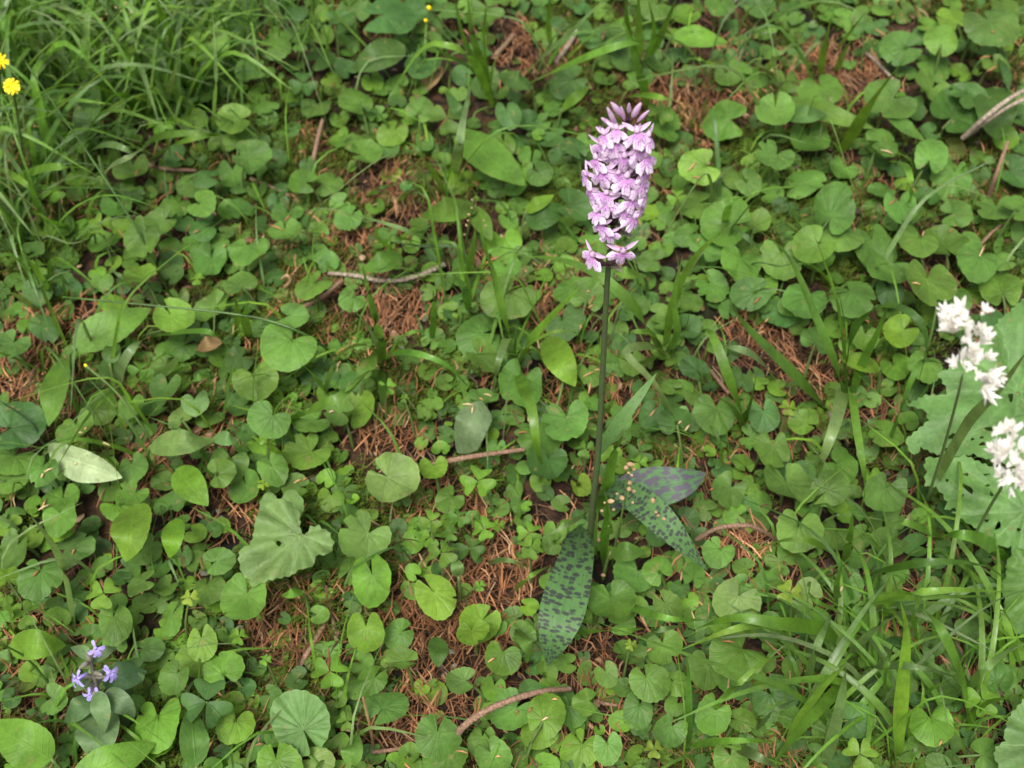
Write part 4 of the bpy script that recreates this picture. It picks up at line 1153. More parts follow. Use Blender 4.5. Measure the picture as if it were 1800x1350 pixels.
tuft('arched pale blade looping over leaves left of the centre', [b(19, 'h', .05, 'a', 215, 690, 213, 650, 235, 610, 265, 590), b(16, 'g', .05, 'a', 265, 592, 320, 585, 370, 585, 400, 610), b(16, 'g', .05, 'a', 320, 690, 345, 665, 385, 662), b(14, 'g', .06, 'u', 395, 740, 400, 690, 412, 640), b(14, 'G', .05, 'u', 440, 595, 430, 560, 437, 530), b(10, 'g', .05, 'u', 415, 580, 418, 550, 412, 520)])
tuft('wide grass blade in front of the grass tuft left of the centre', [b(20, 'g', .05, 'a', 500, 745, 545, 722, 600, 695, 650, 650), b(16, 'G', .05, 'u', 570, 690, 550, 660, 530, 640), b(12, 'h', .05, 'u', 572, 690, 580, 660, 585, 640), b(10, 'G', .05, 'a', 500, 800, 465, 780, 440, 765)])
tuft('grey-green bent grass stalks behind the violet flowers', [b(17, 'h', .08, 'u', 132, 1110, 118, 1017, 90, 955, 55, 908), b(16, 'h', .06, 'u', 28, 1115, 18, 1070, 8, 1040)])
tuft('bright grass blades by the left edge below the yellow flowers', [b(12, 'G', .07, 'u', 60, 380, 40, 350, 5, 320), b(9, 'g', .08, 'u', 75, 385, 60, 345, 45, 300), b(10, 'G', .05, 'u', 70, 525, 50, 480, 15, 440), b(9, 'G', .06, 'u', 90, 520, 75, 490, 50, 455), b(9, 'h', .05, 'u', 65, 545, 30, 520, -5, 510), b(11, 'h', .05, 'a', 235, 507, 215, 488, 192, 473), b(11, 'G', .05, 'u', 120, 400, 90, 390, 50, 370)])

def wild_tuft(px, py, n, rng, lo, hi, cols, wmm=(1.6, 4.6), out_dir=None):
    base = at(px, py)
    root = empty('grass_tuft', base)
    for _ in range(n):
        a = rng.uniform(0, 6.28) if out_dir is None else rng.gauss(out_dir, 0.7)
        L = rng.uniform(lo, hi)
        d = Vector((math.cos(a), math.sin(a), 0))
        st = base + Vector((rng.gauss(0, .008), rng.gauss(0, .008), 0))
        st.z = ground_z(st.x, st.y)
        lean = rng.uniform(0.25, 0.95)
        p1 = st + d * L * 0.3 * lean + Vector((0, 0, L * 0.42))
        p2 = st + d * L * 0.7 * lean + Vector((0, 0, L * rng.uniform(0.5, 0.75)))
        p3 = st + d * L * (0.75 + 0.3 * lean) + Vector((0, 0, L * rng.uniform(0.12, 0.8)))
        P = catmull([st, p1, p2, p3], 11)
        V, F, U = ribbon(P, rng.uniform(*wmm) / 1000, p_blade, 2, 0.3, nrm=Vector((rng.gauss(0, .2), rng.gauss(-.2, .2), 1)).normalized(), twist=rng.gauss(0, .7))
        link('blade', mesh('blade', local(V, base), F, M['blade'], U), root, loc=(0, 0, 0), color=tint(rng.choice(cols), rng))
    return root
rg = random.Random(11)
wild = []
for (x0, x1, y0, y1, n_, dens) in ((-60, 330, -60, 230, 32, 10), (-40, 150, 230, 480, 9, 7), (330, 560, -60, 110, 8, 6), (1400, 1820, 1000, 1390, 3, 4), (300, 620, -40, 130, 6, 5), (560, 1000, 380, 720, 6, 3), (1150, 1560, 60, 560, 7, 3), (640, 1020, 0, 160, 3, 4), (60, 480, 480, 800, 4, 3), (1150, 1300, -40, 60, 3, 5), (560, 820, -40, 40, 3, 4)):
    for _ in range(n_):
        X, Y = rg.uniform(x0, x1), rg.uniform(y0, y1)
        o = wild_tuft(X, Y, dens, rg, 0.05, 0.13, 'ggGGhhK', (2.0, 6.2) if X < 350 and Y < 400 else (1.4, 3.2))
        name_later(o, 'grass tuft', 'grass tuft', 'grass tufts', X, Y, rg.choice(('loose green', 'thin green')))

for X, Y, hd in ((1485, 1165, 2.6), (1590, 1330, 1.9), (1705, 1280, 1.6), (1410, 1320, 1.2), (1620, 1140, 1.2), (1520, 1230, 3.4), (1780, 1180, 2.4)):
    base = at(X, Y)
    root = empty('grass_tuft', base)
    for _ in range(4):
        a = rg.gauss(hd, .5)
        d = Vector((math.cos(a), math.sin(a), 0))
        L = rg.uniform(.06, .12)
        st_ = base + Vector((rg.gauss(0, .006), rg.gauss(0, .006), 0))
        P = catmull([st_, st_ + d * L * .22 + Vector((0, 0, L * .38)), st_ + d * L * .6 + Vector((0, 0, L * .5)), st_ + d * L * 1.0 + Vector((0, 0, L * rg.uniform(.15, .4)))], 14)
        V, F, U = ribbon(P, rg.uniform(.0022, .0042), p_blade, 2, .25, nrm=Vector((rg.gauss(0, .12), rg.gauss(-.3, .12), 1)).normalized(), twist=rg.gauss(0, .2))
        link('blade', mesh('blade', local(V, base), F, M['blade'], U), root, loc=(0, 0, 0), color=tint(rg.choice('GGGhg'), rg))
    name_later(root, 'grass tuft', 'grass tuft', 'grass tufts', X, Y, 'arching bright')

# fine grass, too thin to pick apart, and the grass outside the frame
def fine_grass():
    V, F, U, C = [], [], [], []
    for i in range(2300):
        if i < 1300:
            z = rg.random()
            X, Y = (rg.gauss(120, 170), rg.gauss(80, 130)) if z < .5 else (rg.uniform(1150, 1820), rg.gauss(1200, 110)) if z < .58 else (rg.uniform(-20, 1820), rg.uniform(-40, 1390))
            if litter(X, Y) > .1 or (930 < X < 1330 and 900 < Y < 1330):
                continue
            st = at(X, Y)
            L = rg.uniform(0.02, 0.08)
        else:
            x, y = rg.uniform(-1.0, 1.0), rg.uniform(0.0, 1.6)
            X, Y = project(Vector((x, y, 0)))
            if -20 < X < 1820 and -20 < Y < 1375:
                continue
            st = Vector((x, y, ground_z(x, y)))
            L = rg.uniform(0.04, 0.11)
        a = rg.uniform(0, 6.28)
        d = Vector((math.cos(a), math.sin(a), 0))
        P = catmull([st, st + d * L * .2 + Vector((0, 0, L * .5)), st + d * L * .75 + Vector((0, 0, L * rg.uniform(.3, .7)))], 6)
        v, f, u = ribbon(P, rg.uniform(0.0008, 0.0022), p_blade, 1, 0, nrm=Vector((rg.gauss(0, .3), -.2, 1)).normalized())
        o = len(V)
        V += v; U += u
        F += [tuple(k + o for k in q) for q in f]
        C += [tint(rg.choice('gGhgK'), rg)] * len(v)
    ob = link('fine_grass', mesh('fine_grass', V, F, M['blade_attr'], U, cols=C))
    ob['kind'] = 'stuff'
fine_grass()

# long thin stems that cross the left side
def thin_stem(label, pix, hs, r, c, name='flower_stem', cat='stem'):
    pts = [at(x, y, h) for (x, y), h in zip(pix, hs)]
    P = catmull(pts, 24)
    B = P[0]
    v, f, u = tube(P, [r * (1 - 0.4 * i / 24) for i in range(25)], 6)
    o = link(name, mesh(name, local(v, B), f, M['blade'], u), loc=B, color=PAL[c])
    return tag(o, label, cat)
thin_stem('thin dark stem leaning over the leaves from the upper left', [(300, 520), (263, 448), (233, 390), (157, 273), (110, 205), (45, 110)], [0.0, .03, .05, .08, .10, .13], .0009, 'K')
thin_stem('thin dark stem running level across leaves to the grass tuft left of the centre', [(610, 640), (540, 590), (470, 563), (410, 552), (300, 540), (110, 522)], [0.0, .04, .05, .055, .06, .06], .0009, 'K')
thin_stem('thin dark stem touching the upturned cream leaf', [(95, 830), (72, 770), (45, 735), (0, 705)], [0.0, .03, .04, .05], .0008, 'k')
thin_stem('faint thin stem slanting over leaves beside the violet flowers', [(100, 1220), (50, 1160), (0, 1130)], [0.0, .03, .05], .0007, 'K')
thin_stem('thin curved stem arched over round leaves right of the flower spike', [(1285, 480), (1330, 462), (1370, 468), (1393, 462)], [0.0, .04, .04, .04], .0006, 'K')

# ------------------------------------------------------------------ twigs
def twig(label, pix, hs, rpx, mat='bark', bump=0.35, taper=0.75, name='twig', knots=()):
    pts = [at(x, y, h) for (x, y), h in zip(pix, hs)]
    n = max(24, int(sum((pts[i + 1] - pts[i]).length for i in range(len(pts) - 1)) / 0.0011))
    n = min(n, 90)
    P = catmull(pts, n)
    r = rpx * m_per_px(P[n // 2])
    rad = [r * (1 - (1 - taper) * i / n) for i in range(n + 1)]
    v, f, u = tube(P, rad, 9, bump, len(label))
    B = P[0]
    o = link(name, mesh(name, local(v, B), f, M[mat], u), loc=B)
    return tag(o, label, 'twig')
twig('curved brown twig lying across the leaves in front of the long spotted leaf', [(793, 1312), (812, 1280), (850, 1252), (900, 1230), (955, 1215), (1003, 1211)], [.014, .036, .042, .042, .036, .02], 6.5)
twig('straight scaly brown twig lying on needles behind the three-part leaves', [(760, 817), (810, 806), (860, 798), (922, 790)], [.016, .022, .022, .016], 5)
tw = twig('grey lichened twig lying behind the grass tuft left of the centre', [(577, 481), (620, 484), (680, 494), (735, 485), (782, 464)], [.010, .012, .012, .014, .016], 3.4, 'bark_grey', 0.8, 1.3)
twig('short bare twig leading to a round leaf left of the grass tuft', [(527, 542), (562, 526), (602, 492)], [.01, .012, .012], 4.5)
twig('bent twig beside the tip of the narrow drooping spotted leaf', [(1224, 949), (1258, 930), (1292, 924), (1325, 926), (1368, 949)], [.02, .034, .038, .034, .012], 4.5)
twig('thin twig slanting between bare needles and the large lobed leaf', [(518, 1185), (548, 1135), (582, 1078)], [.005, .008, .006], 5)
twig('second thin twig beside the slanting one, left of the two heart leaves', [(592, 1130), (586, 1095), (578, 1060)], [.004, .006, .004], 4, 'bark', .3)
twig('upper of two pale straws at the right edge', [(1692, 243), (1730, 208), (1765, 180), (1806, 155)], [.03, .055, .062, .066], 5.0, 'bark_grey', .2)
twig('lower of two pale straws at the right edge', [(1698, 240), (1735, 212), (1772, 188), (1806, 172)], [.03, .05, .056, .06], 4.2, 'bark_grey', .2)
twig('tan scaly twig standing among leaves at the right edge', [(1738, 345), (1752, 305), (1772, 248)], [.02, .045, .06], 4.2)
twig('thin tan twig between round leaves at the right edge', [(1715, 440), (1740, 412), (1760, 395)], [.005, .012, .012], 3)
twig('slanting twig behind the grass tuft right of the orchid', [(1250, 652), (1265, 672), (1282, 692)], [.006, .008, .006], 4)
twig('brown stick standing in bare needles beside the arched grass near the top', [(868, 100), (885, 82), (903, 60)], [.005, .01, .012], 4.5)
twig('pale scaly twig under the arched blade near the top', [(975, 112), (1000, 78), (1022, 40)], [.005, .01, .014], 4.5, 'bark_grey')
twig('brown twig lying on needles at the left of the bare upper patch', [(548, 298), (556, 255), (567, 210)], [.006, .01, .014], 4.5)
twig('thin twig between round leaves at the upper left', [(280, 296), (315, 298), (345, 300)], [.01, .012, .01], 3.5)
twig('thin twig pieces behind the round pair at the upper left', [(440, 315), (480, 330), (512, 345)], [.006, .008, .006], 4)
twig('thin twig near the bottom edge left of the curved brown twig', [(655, 1322), (690, 1318), (722, 1312)], [.006, .008, .006], 4)
twig('short twig right of the curved brown twig', [(1048, 1232), (1065, 1237), (1085, 1240)], [.006, .007, .006], 3.6)
twig('thin dry stalk standing by the bottom edge left of the curved twig', [(658, 1322), (650, 1275), (638, 1225)], [.0, .03, .05], 3, 'dry_leaf', .1)
twig('dead pale twig on needles at the top right', [(1520, 92), (1540, 108), (1580, 150)], [.006, .01, .008], 3.5, 'bark_grey')
twig('dry curled stalk behind the left tuft', [(500, 505), (510, 495), (505, 484), (495, 490)], [.01, .02, .026, .02], 3, 'seed', .1)

# needles that lie on the leaves
def needles_on_leaves():
    pts, zs = [], []
    rngn = np.random.default_rng(21)
    V, F, C = [], [], []
    picks = RNG.sample(few, 60)
    for (_, X, Y, D, a, W, c) in picks:
        for _k in range(RNG.choice((1, 1, 2, 4))):
            x, y = X + RNG.gauss(0, D * .33), Y + RNG.gauss(0, D * .27)
            hh = 0.012 + D * m_per_px(at(x, y, .02)) * 0.75 + 0.012
            a_ = RNG.uniform(-.9, .9) - .5
            L = RNG.uniform(6, 24)
            p, q = at(x - math.cos(a_) * L / 2, y - math.sin(a_) * L / 2, hh), at(x + math.cos(a_) * L / 2, y + math.sin(a_) * L / 2, hh)
            # drop to the leaf below
            dg = bpy.context.evaluated_depsgraph_get()
            res = S.ray_cast(dg, p.lerp(q, .5), Vector((0, 0, -1)))
            if not res[0]:
                continue
            dz = res[1].z - p.lerp(q, .5).z + 0.0008
            p.z += dz; q.z += dz
            mid = p.lerp(q, .5) + Vector((0, 0, .0008))
            v, f, u = tube([p, mid, q], [.0004, .0006, .0003], 4)
            o = len(V)
            V += v
            F += [tuple(i + o for i in t) for t in f]
            col = RNG.choice(((0.42, 0.25, 0.11), (0.33, 0.15, 0.07), (0.5, 0.36, 0.2), (0.25, 0.11, 0.05)))
            C += [col] * len(v)
    o = link('loose_needles', mesh('loose_needles', V, F, M['needle'], cols=C))
    o['kind'] = 'stuff'
bpy.context.view_layer.update()
needles_on_leaves()

# ------------------------------------------------------------------ the spotted orchid
OB = at(1036, 955)
OY = OB.y
orchid = empty('spotted_orchid', OB)
tag(orchid, 'tall wild orchid with a dense lilac flower spike and dark spotted leaves', 'orchid')
axis_px = [(1036, 955), (1043, 880), (1051, 800), (1057, 700), (1062, 600), (1066, 520), (1072, 440), (1083, 350), (1094, 270), (1101, 222), (1106, 205)]
axis3 = [at_y(x, y, OY + 0.000) for x, y in axis_px]
axis3[0] = OB - Vector((0, 0, .002))
A = catmull(axis3, 60)
k = 41
rad = [m_per_px(A[i]) * (5.9 - 1.3 * i / 60) for i in range(61)]
v, f, u = tube(A[:k + 1], rad[:k + 1], 10)
link('stem', mesh('stem', local(v, OB), f, M['orchid_stem'], u), orchid, loc=(0, 0, 0))
v, f, u = tube(A[k:], [r * (.95 - .45 * i / 19) for i, r in enumerate(rad[k:])], 8)
link('spike_axis', mesh('spike_axis', local(v, OB), f, M['orchid_top'], u), orchid, loc=(0, 0, 0))

def orchid_leaf(pix, hs, wpx, mat, prof, fold, label=None, nrm=None, n=30):
    pts = catmull([at(x, y, h) for (x, y), h in zip(pix, hs)], n)
    V, F, U = ribbon(pts, wpx * m_per_px(pts[n // 2]), prof, 8, fold, nrm=nrm)
    o = link('leaf', mesh('leaf', local(V, OB), F, M[mat], U), orchid, loc=(0, 0, 0))
    if label:
        o['label'] = label
    return o
orchid_leaf([(1022, 925), (1012, 985), (992, 1060), (975, 1120), (962, 1172)], [.018, .05, .058, .05, .026], 80, 'spotted', p_orchid, 0.12, 'longest spotted leaf, hanging forward')
orchid_leaf([(1052, 868), (1090, 862), (1140, 895), (1190, 945), (1243, 1002)], [.024, .056, .064, .058, .04], 56, 'spotted', p_orchid, 0.2, 'narrow spotted leaf drooping to the right')
orchid_leaf([(1062, 885), (1105, 866), (1150, 857), (1200, 848), (1241, 832)], [.02, .036, .042, .045, .042], 74, 'blotched', p_lance, 0.05, 'broad leaf almost all purple', nrm=Vector((0.0, -.6, 1)).normalized())
orchid_leaf([(1054, 800), (1075, 762), (1110, 715), (1155, 655)], [.055, .075, .09, .10], 24, 'plain', p_lance, 0.25, 'small upper leaf on the stem')

# flower pieces, one unit = one flower's width; x across, y up, z outwards
def lip_mesh():
    V, F, U = [], [], []
    na, nr = 30, 6
    for i in range(na + 1):
        t = i / na * 2 - 1                                  # -1..1 across
        th = math.radians(-90 + t * 66)
        R_ = 0.60 + 0.05 * (1 - t * t)
        for c0, wd, dp in ((-0.34, 0.10, 0.36), (0.34, 0.10, 0.36)):
            R_ *= 1 - dp * math.exp(-((t - c0) / wd) ** 2)
        R_ *= 1 + 0.05 * math.sin(t * 19)
        if abs(t) > .82:
            R_ *= 1 - 0.5 * ((abs(t) - .82) / .18) ** 1.5
        for j in range(nr + 1):
            r = j / nr
            rr = 0.05 + R_ * r
            V.append(Vector((math.cos(th) * rr * 1.02, math.sin(th) * rr * 0.98 + 0.02, 0.10 + 0.24 * r - 0.34 * r * r - 0.10 * (t * t) * r + 0.02 * math.sin(t * 14) * r)))
            U.append(((t + 1) / 2, r))
        if i:
            for j in range(nr):
                o = (i - 1) * (nr + 1) + j
                F.append((o, o + 1, o + nr + 2, o + nr + 1))
    return mesh('lip', V, F, M['lip'], U)
def ell(c, rx, ry, rz, rot=None, seg=10, rings=7, point=0.0):
    V, F, U = [], [], []
    for i in range(rings + 1):
        ph = math.pi * i / rings
        for j in range(seg):
            th = 2 * math.pi * j / seg
            p = Vector((math.sin(ph) * math.cos(th) * rx, math.sin(ph) * math.sin(th) * rz, math.cos(ph) * ry))
            p = Vector((p.x, p.z, p.y))
            if point and p.y > 0:
                s = p.y / ry
                p.x *= 1 - point * s
                p.z *= 1 - point * s
            if rot:
                p = rot @ p
            V.append(p + c)
            U.append((j / seg, i / rings))
        if i:
            for j in range(seg):
                a_, b_ = (i - 1) * seg + j, (i - 1) * seg + (j + 1) % seg
                F.append((a_, b_, b_ + seg, a_ + seg))
    return V, F, U
def sepal_geom(L, W, ang, zup, curl):
    """a pointed petal from the throat"""
    d = Vector((math.cos(ang), math.sin(ang), 0))
    pts = [d * (L * s) + Vector((0, 0.04, 0.08 + zup * s + curl * s * s)) for s in np.linspace(0, 1, 9)]
    return ribbon(pts, W, p_lance, 4, 0.3, nrm=Vector((0, 0, 1)))
LIP = lip_mesh()
hood = join([ell(Vector((0, 0.13, 0.16)), 0.13, 0.17, 0.13, Matrix.Rotation(0.5, 3, 'X'), point=.45),
             sepal_geom(0.36, 0.17, math.radians(108), 0.05, 0.22), sepal_geom(0.36, 0.17, math.radians(72), 0.05, 0.22)])
HOOD = mesh('hood', *hood[:2], M['lilac'], hood[2])
s_ = sepal_geom(0.68, 0.19, math.radians(30), -0.04, 0.05); SEPR = mesh('sepal', s_[0], s_[1], M['lilac'], s_[2])
s_ = sepal_geom(0.68, 0.19, math.radians(150), -0.04, 0.05); SEPL = mesh('sepal', s_[0], s_[1], M['lilac'], s_[2])
s_ = tube(catmull([Vector((0, 0, .06)), Vector((0, -.1, -.2)), Vector((0, -.32, -.36))], 6), [.075, .075, .07, .065, .055, .045, .02], 7)
SPUR = mesh('spur', s_[0], s_[1], M['lilac'], s_[2])
s_ = tube(catmull([Vector((0, .0, .04)), Vector((0, -.05, -.3)), Vector((0, -.3, -.75))], 6), [.07, .08, .09, .085, .08, .07, .05], 7)
OVARY = mesh('ovary', s_[0], s_[1], M['orchid_top'], s_[2])

def axis_at(py):
    best = min(A, key=lambda p: abs(project(p)[1] - py))
    return best
def flower(px, py, size_px, yaw, roll=0.0, pitch=-12.0, back=False):
    """px, py: throat; yaw: degrees it faces to the right (+) or left (-) of the camera"""
    ax = axis_at(py + 4)
    axp = project(ax)[0]
    off = (px - axp) * m_per_px(ax)
    Rr = 0.0115
    dz = math.sqrt(max(0.0, Rr * Rr - off * off * .6)) * (-1 if not back else 1)
    P = at_y(px, py, ax.y + dz)
    size = size_px * m_per_px(P)
    f_ = Vector((math.sin(math.radians(yaw)), -math.cos(math.radians(yaw)), 0))
    u_ = Vector((0, 0, 1))
    r_ = u_.cross(f_).normalized() * 1.0
    M3 = Matrix((r_, u_, f_)).transposed()
    M3 = M3 @ Matrix.Rotation(math.radians(-pitch), 3, 'X') @ Matrix.Rotation(math.radians(roll), 3, 'Z')
    M4 = Matrix.Translation(P - OB) @ M3.to_4x4() @ Matrix.Scale(size, 4)
    fl = link('flower', HOOD, orchid, mat4=M4)
    for nm, me in (('lip', LIP), ('sepal', SEPL), ('sepal', SEPR), ('spur', SPUR)):
        j = Matrix.Rotation(RNG.gauss(0, .1), 4, 'Z') @ Matrix.Rotation(RNG.gauss(0, .12), 4, 'X')
        link(nm, me, fl, mat4=j)
    # ovary from the axis to the throat
    a_ = axis_at(py + size_px * .55)
    ov = tube(catmull([a_, a_.lerp(P, .55) + Vector((0, 0, -.001)), P - M3 @ Vector((0, 0, -.02)) * size], 5), [size * x for x in (.05, .08, .09, .08, .07, .05)], 6)
    inv = (Matrix.Translation(OB) @ M4).inverted()
    link('ovary', mesh('ovary', [inv @ q for q in ov[0]], ov[1], M['orchid_top'], ov[2]), fl)
    # bract below
    out = (P - a_); out.z = 0
    out = out.normalized() if out.length > 1e-5 else Vector((0, -1, 0))
    bp = [a_, a_ + out * .006 + Vector((0, 0, .005)), a_ + out * .0135 + Vector((0, 0, .0085))]
    br = ribbon(catmull(bp, 8), .0032, p_lance, 2, .3, nrm=Vector((0, -.3, 1)).normalized())
    link('bract', mesh('bract', [inv @ q for q in br[0]], br[1], M['bract'], br[2]), fl)

FL = [(1062, 392, 38, -40, 14), (1067, 232, 40, -50, 25), (1115, 234, 46, 12, 0), (1134, 240, 42, 55, -15), (1062, 252, 46, -35, 15), (1099, 275, 46, 2, 0), (1128, 278, 46, 40, -8), (1050, 280, 46, -55, 15), 
      (1062, 300, 48, -22, 8), (1130, 303, 44, 48, -5), (1036, 308, 42, -65, 15), (1098, 313, 48, 5, 0), (1068, 352, 48, -12, 5), (1110, 346, 46, 18, -6), (1128, 340, 38, 55, -10), 
      (1054, 372, 36, -60, 14), (1112, 381, 46, 30, -12), (1124, 364, 38, 50, -10), (1073, 409, 38, 8, 12), (1048, 446, 42, -35, -16), (1093, 439, 46, 12, 6),
      (1080, 250, 38, 10, 0), (1084, 303, 44, -4, 0), (1066, 340, 44, -15, 6), (1120, 320, 44, 35, -8), (1044, 338, 42, -55, 16), (1074, 272, 42, -15, 6), (1100, 366, 42, 15, -4), (1118, 262, 44, 30, 0), (1085, 228, 34, -10, 20)]
for q in FL:
    flower(q[0] + (q[0] - project(axis_at(q[1]))[0]) * .03 + RNG.gauss(0, 1.5), q[1] + RNG.gauss(0, 2), q[2] * RNG.uniform(.92, 1.12), q[3] + RNG.gauss(0, 8), q[4] + RNG.gauss(0, 10), pitch=RNG.uniform(4, 34))
for k_ in range(4):
    py = 255 + k_ * 17
    flower(project(axis_at(py))[0] + (-22, 20, -8, 24, -20, 10, 22, -14, 4)[k_], py, 40, (200, 150, 190, 140, 215, 170, 145, 205, 180)[k_], pitch=15, back=True)
# opening buds at the tip
def bud(base, tip, wpx, mat='lilac'):
    a_ = at_y(*base, OY - .001); b_ = at_y(*tip, OY - .006)
    L = (b_ - a_).length
    y = (b_ - a_).normalized()
    x = y.cross(Vector((0, 1, .3))).normalized()
    M3 = Matrix((x, y, x.cross(y))).transposed()
    wm = wpx * m_per_px(a_)
    e = ell(Vector((0, L * .66, 0)), wm / 2, L * .40, wm / 2, point=.4)
    o = link('bud', mesh('bud', e[0], e[1], M[mat], e[2]), orchid, mat4=Matrix.Translation(a_ - OB) @ M3.to_4x4())
    s = tube([Vector((0, 0, 0)), Vector((0, L * .2, 0)), Vector((0, L * .42, 0))], [wm * .2, wm * .24, wm * .22], 6)
    link('ovary', mesh('ovary', s[0], s[1], M['orchid_top'], s[2]), o)
bud((1103, 214), (1075, 181), 12, 'lilac'); bud((1105, 206), (1106, 182), 8); bud((1106, 216), (1126, 182), 12); bud((1112, 222), (1140, 195), 8)
bud((1090, 235), (1068, 190), 10); bud((1085, 228), (1058, 208), 10); bud((1100, 222), (1092, 188), 8, 'lilac_dark')

# ------------------------------------------------------------------ other flowers
def tepal_star(n, L, W, lift):
    parts = []
    for i in range(n):
        a_ = i / n * 6.283
        d = Vector((math.cos(a_), math.sin(a_), 0))
        pts = [d * (L * s * math.cos(lift)) + Vector((0, 0, L * s * math.sin(lift))) for s in np.linspace(0, 1, 6)]
        parts.append(ribbon(pts, W, p_lance, 2, 0.3, nrm=Vector((-d.x * .6, -d.y * .6, 1)).normalized()))
    return join(parts)
st = [join([tepal_star(5, 1, .34, 1.05), tepal_star(4, 1.1, .30, 1.3)]), join([tepal_star(4, 1.1, .32, 1.2), tepal_star(3, .9, .3, .75)])]
STAR = [mesh('spikelet', s[0], s[1], M['white'], s[2]) for s in st]
def white_head(label, stem_px, hs, spots, Y0):
    pts = [at(x, y, h) for (x, y), h in zip(stem_px, hs)]
    base = pts[0]
    P = catmull(pts, 20)
    root = empty('white_woodrush', base)
    v, f, u = tube(P, [.0009 - .0005 * i / 20 for i in range(21)], 6)
    link('stem', mesh('stem', local(v, base), f, M['pale_stalk'], u), root, loc=(0, 0, 0))
    top = P[-1]
    for (x, y, sz) in spots + [(x + RNG.gauss(0, 7), y + RNG.gauss(0, 7), sz * .7) for x, y, sz in spots]:
        p = at_y(x, y, top.y + RNG.uniform(-.008, .008))
        sc = sz * 1.3 * m_per_px(p)
        d = (p - top) + Vector((0, 0, .004))
        q = (d.normalized() if d.length > 1e-4 else Vector((0, 0, 1))) + Vector((RNG.gauss(0, .35), RNG.gauss(-.3, .35), RNG.gauss(.25, .3)))
        o = link('flower', RNG.choice(STAR), root, mat4=Matrix.Translation(p - base) @ q.to_track_quat('Z', 'Y').to_matrix().to_4x4() @ Matrix.Scale(sc, 4))
        v, f, u = tube([top - Vector((0, 0, .004)), top.lerp(p, .5) + Vector((0, 0, .001)), p], .0004, 4)
        inv = o.matrix_local.inverted()
        link('pedicel', mesh('pedicel', [inv @ (a - base) for a in v], f, M['pale_stalk'], u), o)
    return tag(root, label, 'flower', 'white grass flowers')
white_head('upper fluffy white flower head on a thin stem before the huge toothed leaf', [(1628, 885), (1655, 800), (1680, 710), (1693, 655)], [0, .14, .25, .30],
           [(1668, 560, 24), (1690, 545, 24), (1662, 568, 22), (1680, 575, 26), (1672, 585, 24), (1695, 565, 22), (1668, 580, 20), (1730, 548, 18), (1700, 590, 20), (1725, 590, 22), (1722, 605, 22), (1710, 620, 22), (1690, 635, 20), (1680, 640, 18), (1735, 632, 20), (1700, 630, 20), (1715, 640, 22), (1728, 660, 24), (1738, 672, 22), (1720, 665, 22), (1730, 690, 24), (1725, 680, 22), (1742, 655, 20), (1700, 605, 18)], 0)
white_head('lower fluffy white flower head cut by the right edge', [(1690, 985), (1735, 900), (1765, 850), (1778, 825)], [0, .12, .22, .28],
           [(1770, 755, 22), (1780, 762, 22), (1762, 760, 20), (1758, 790, 22), (1748, 800, 22), (1770, 795, 24), (1760, 812, 22), (1780, 810, 24), (1765, 830, 22), (1785, 835, 24), (1795, 850, 22), (1795, 820, 24), (1775, 840, 22), (1790, 790, 20), (1800, 835, 24), (1755, 835, 16), (1800, 800, 20), (1778, 778, 18)], 0)

# brown seeding woodrush before the orchid leaves
zs = lambda X, Y: (920 + X / 3.375, 780 + Y / 3.375)
sb = at(1075, 1000)
root = empty('seeding_woodrush', sb)
sp_ = catmull([at(1075, 1000, 0), at(1085, 940, .05), at(1098, 880, .085), at(1105, 822, .115)], 20)
v, f, u = tube(sp_, [.0008 - .0004 * i / 20 for i in range(21)], 5)
link('stem', mesh('stem', local(v, sb), f, M['stalk'], u), root, loc=(0, 0, 0))
SEEDM = join([ell(Vector((0, .4, 0)), .34, .5, .34, point=.5), tube([Vector((0, -.2, 0)), Vector((0, 0, 0)), Vector((0, .1, 0))], [.05, .08, .1], 5)])
SEEDM = mesh('seed_capsule', SEEDM[0], SEEDM[1], M['seed'], SEEDM[2])
for X, Y in ((620, 120), (605, 140), (645, 130), (618, 170), (650, 190), (635, 235), (625, 265), (650, 285), (558, 300), (578, 318), (645, 345), (480, 350), (505, 342), (770, 345), (785, 405), (795, 425), (470, 400), (830, 440), (445, 570), (465, 778), (655, 150), (535, 390)):
    x, y = zs(X, Y)
    n_ = min(sp_[6:], key=lambda q: abs(project(q)[1] - (y + 14)))
    p = at_y(x, y, n_.y + RNG.uniform(-.006, .004))
    sc = 10 * m_per_px(p) * RNG.uniform(.7, 1.5)
    q = Vector((RNG.gauss(0, .5), RNG.gauss(-.5, .4), RNG.gauss(.6, .3)))
    o = link('seed_capsule', SEEDM, root, mat4=Matrix.Translation(p - sb) @ q.to_track_quat('Y', 'Z').to_matrix().to_4x4() @ Matrix.Scale(sc, 4))
    v, f, u = tube([n_, n_.lerp(p, .5) + Vector((0, 0, .002)), p], .0005, 5)
    inv = o.matrix_local.inverted()
    link('pedicel', mesh('pedicel', [inv @ (a - sb) for a in v], f, M['stalk'], u), o)
tag(root, 'small branched woodrush with brown seed capsules before the spotted orchid leaves', 'grass')
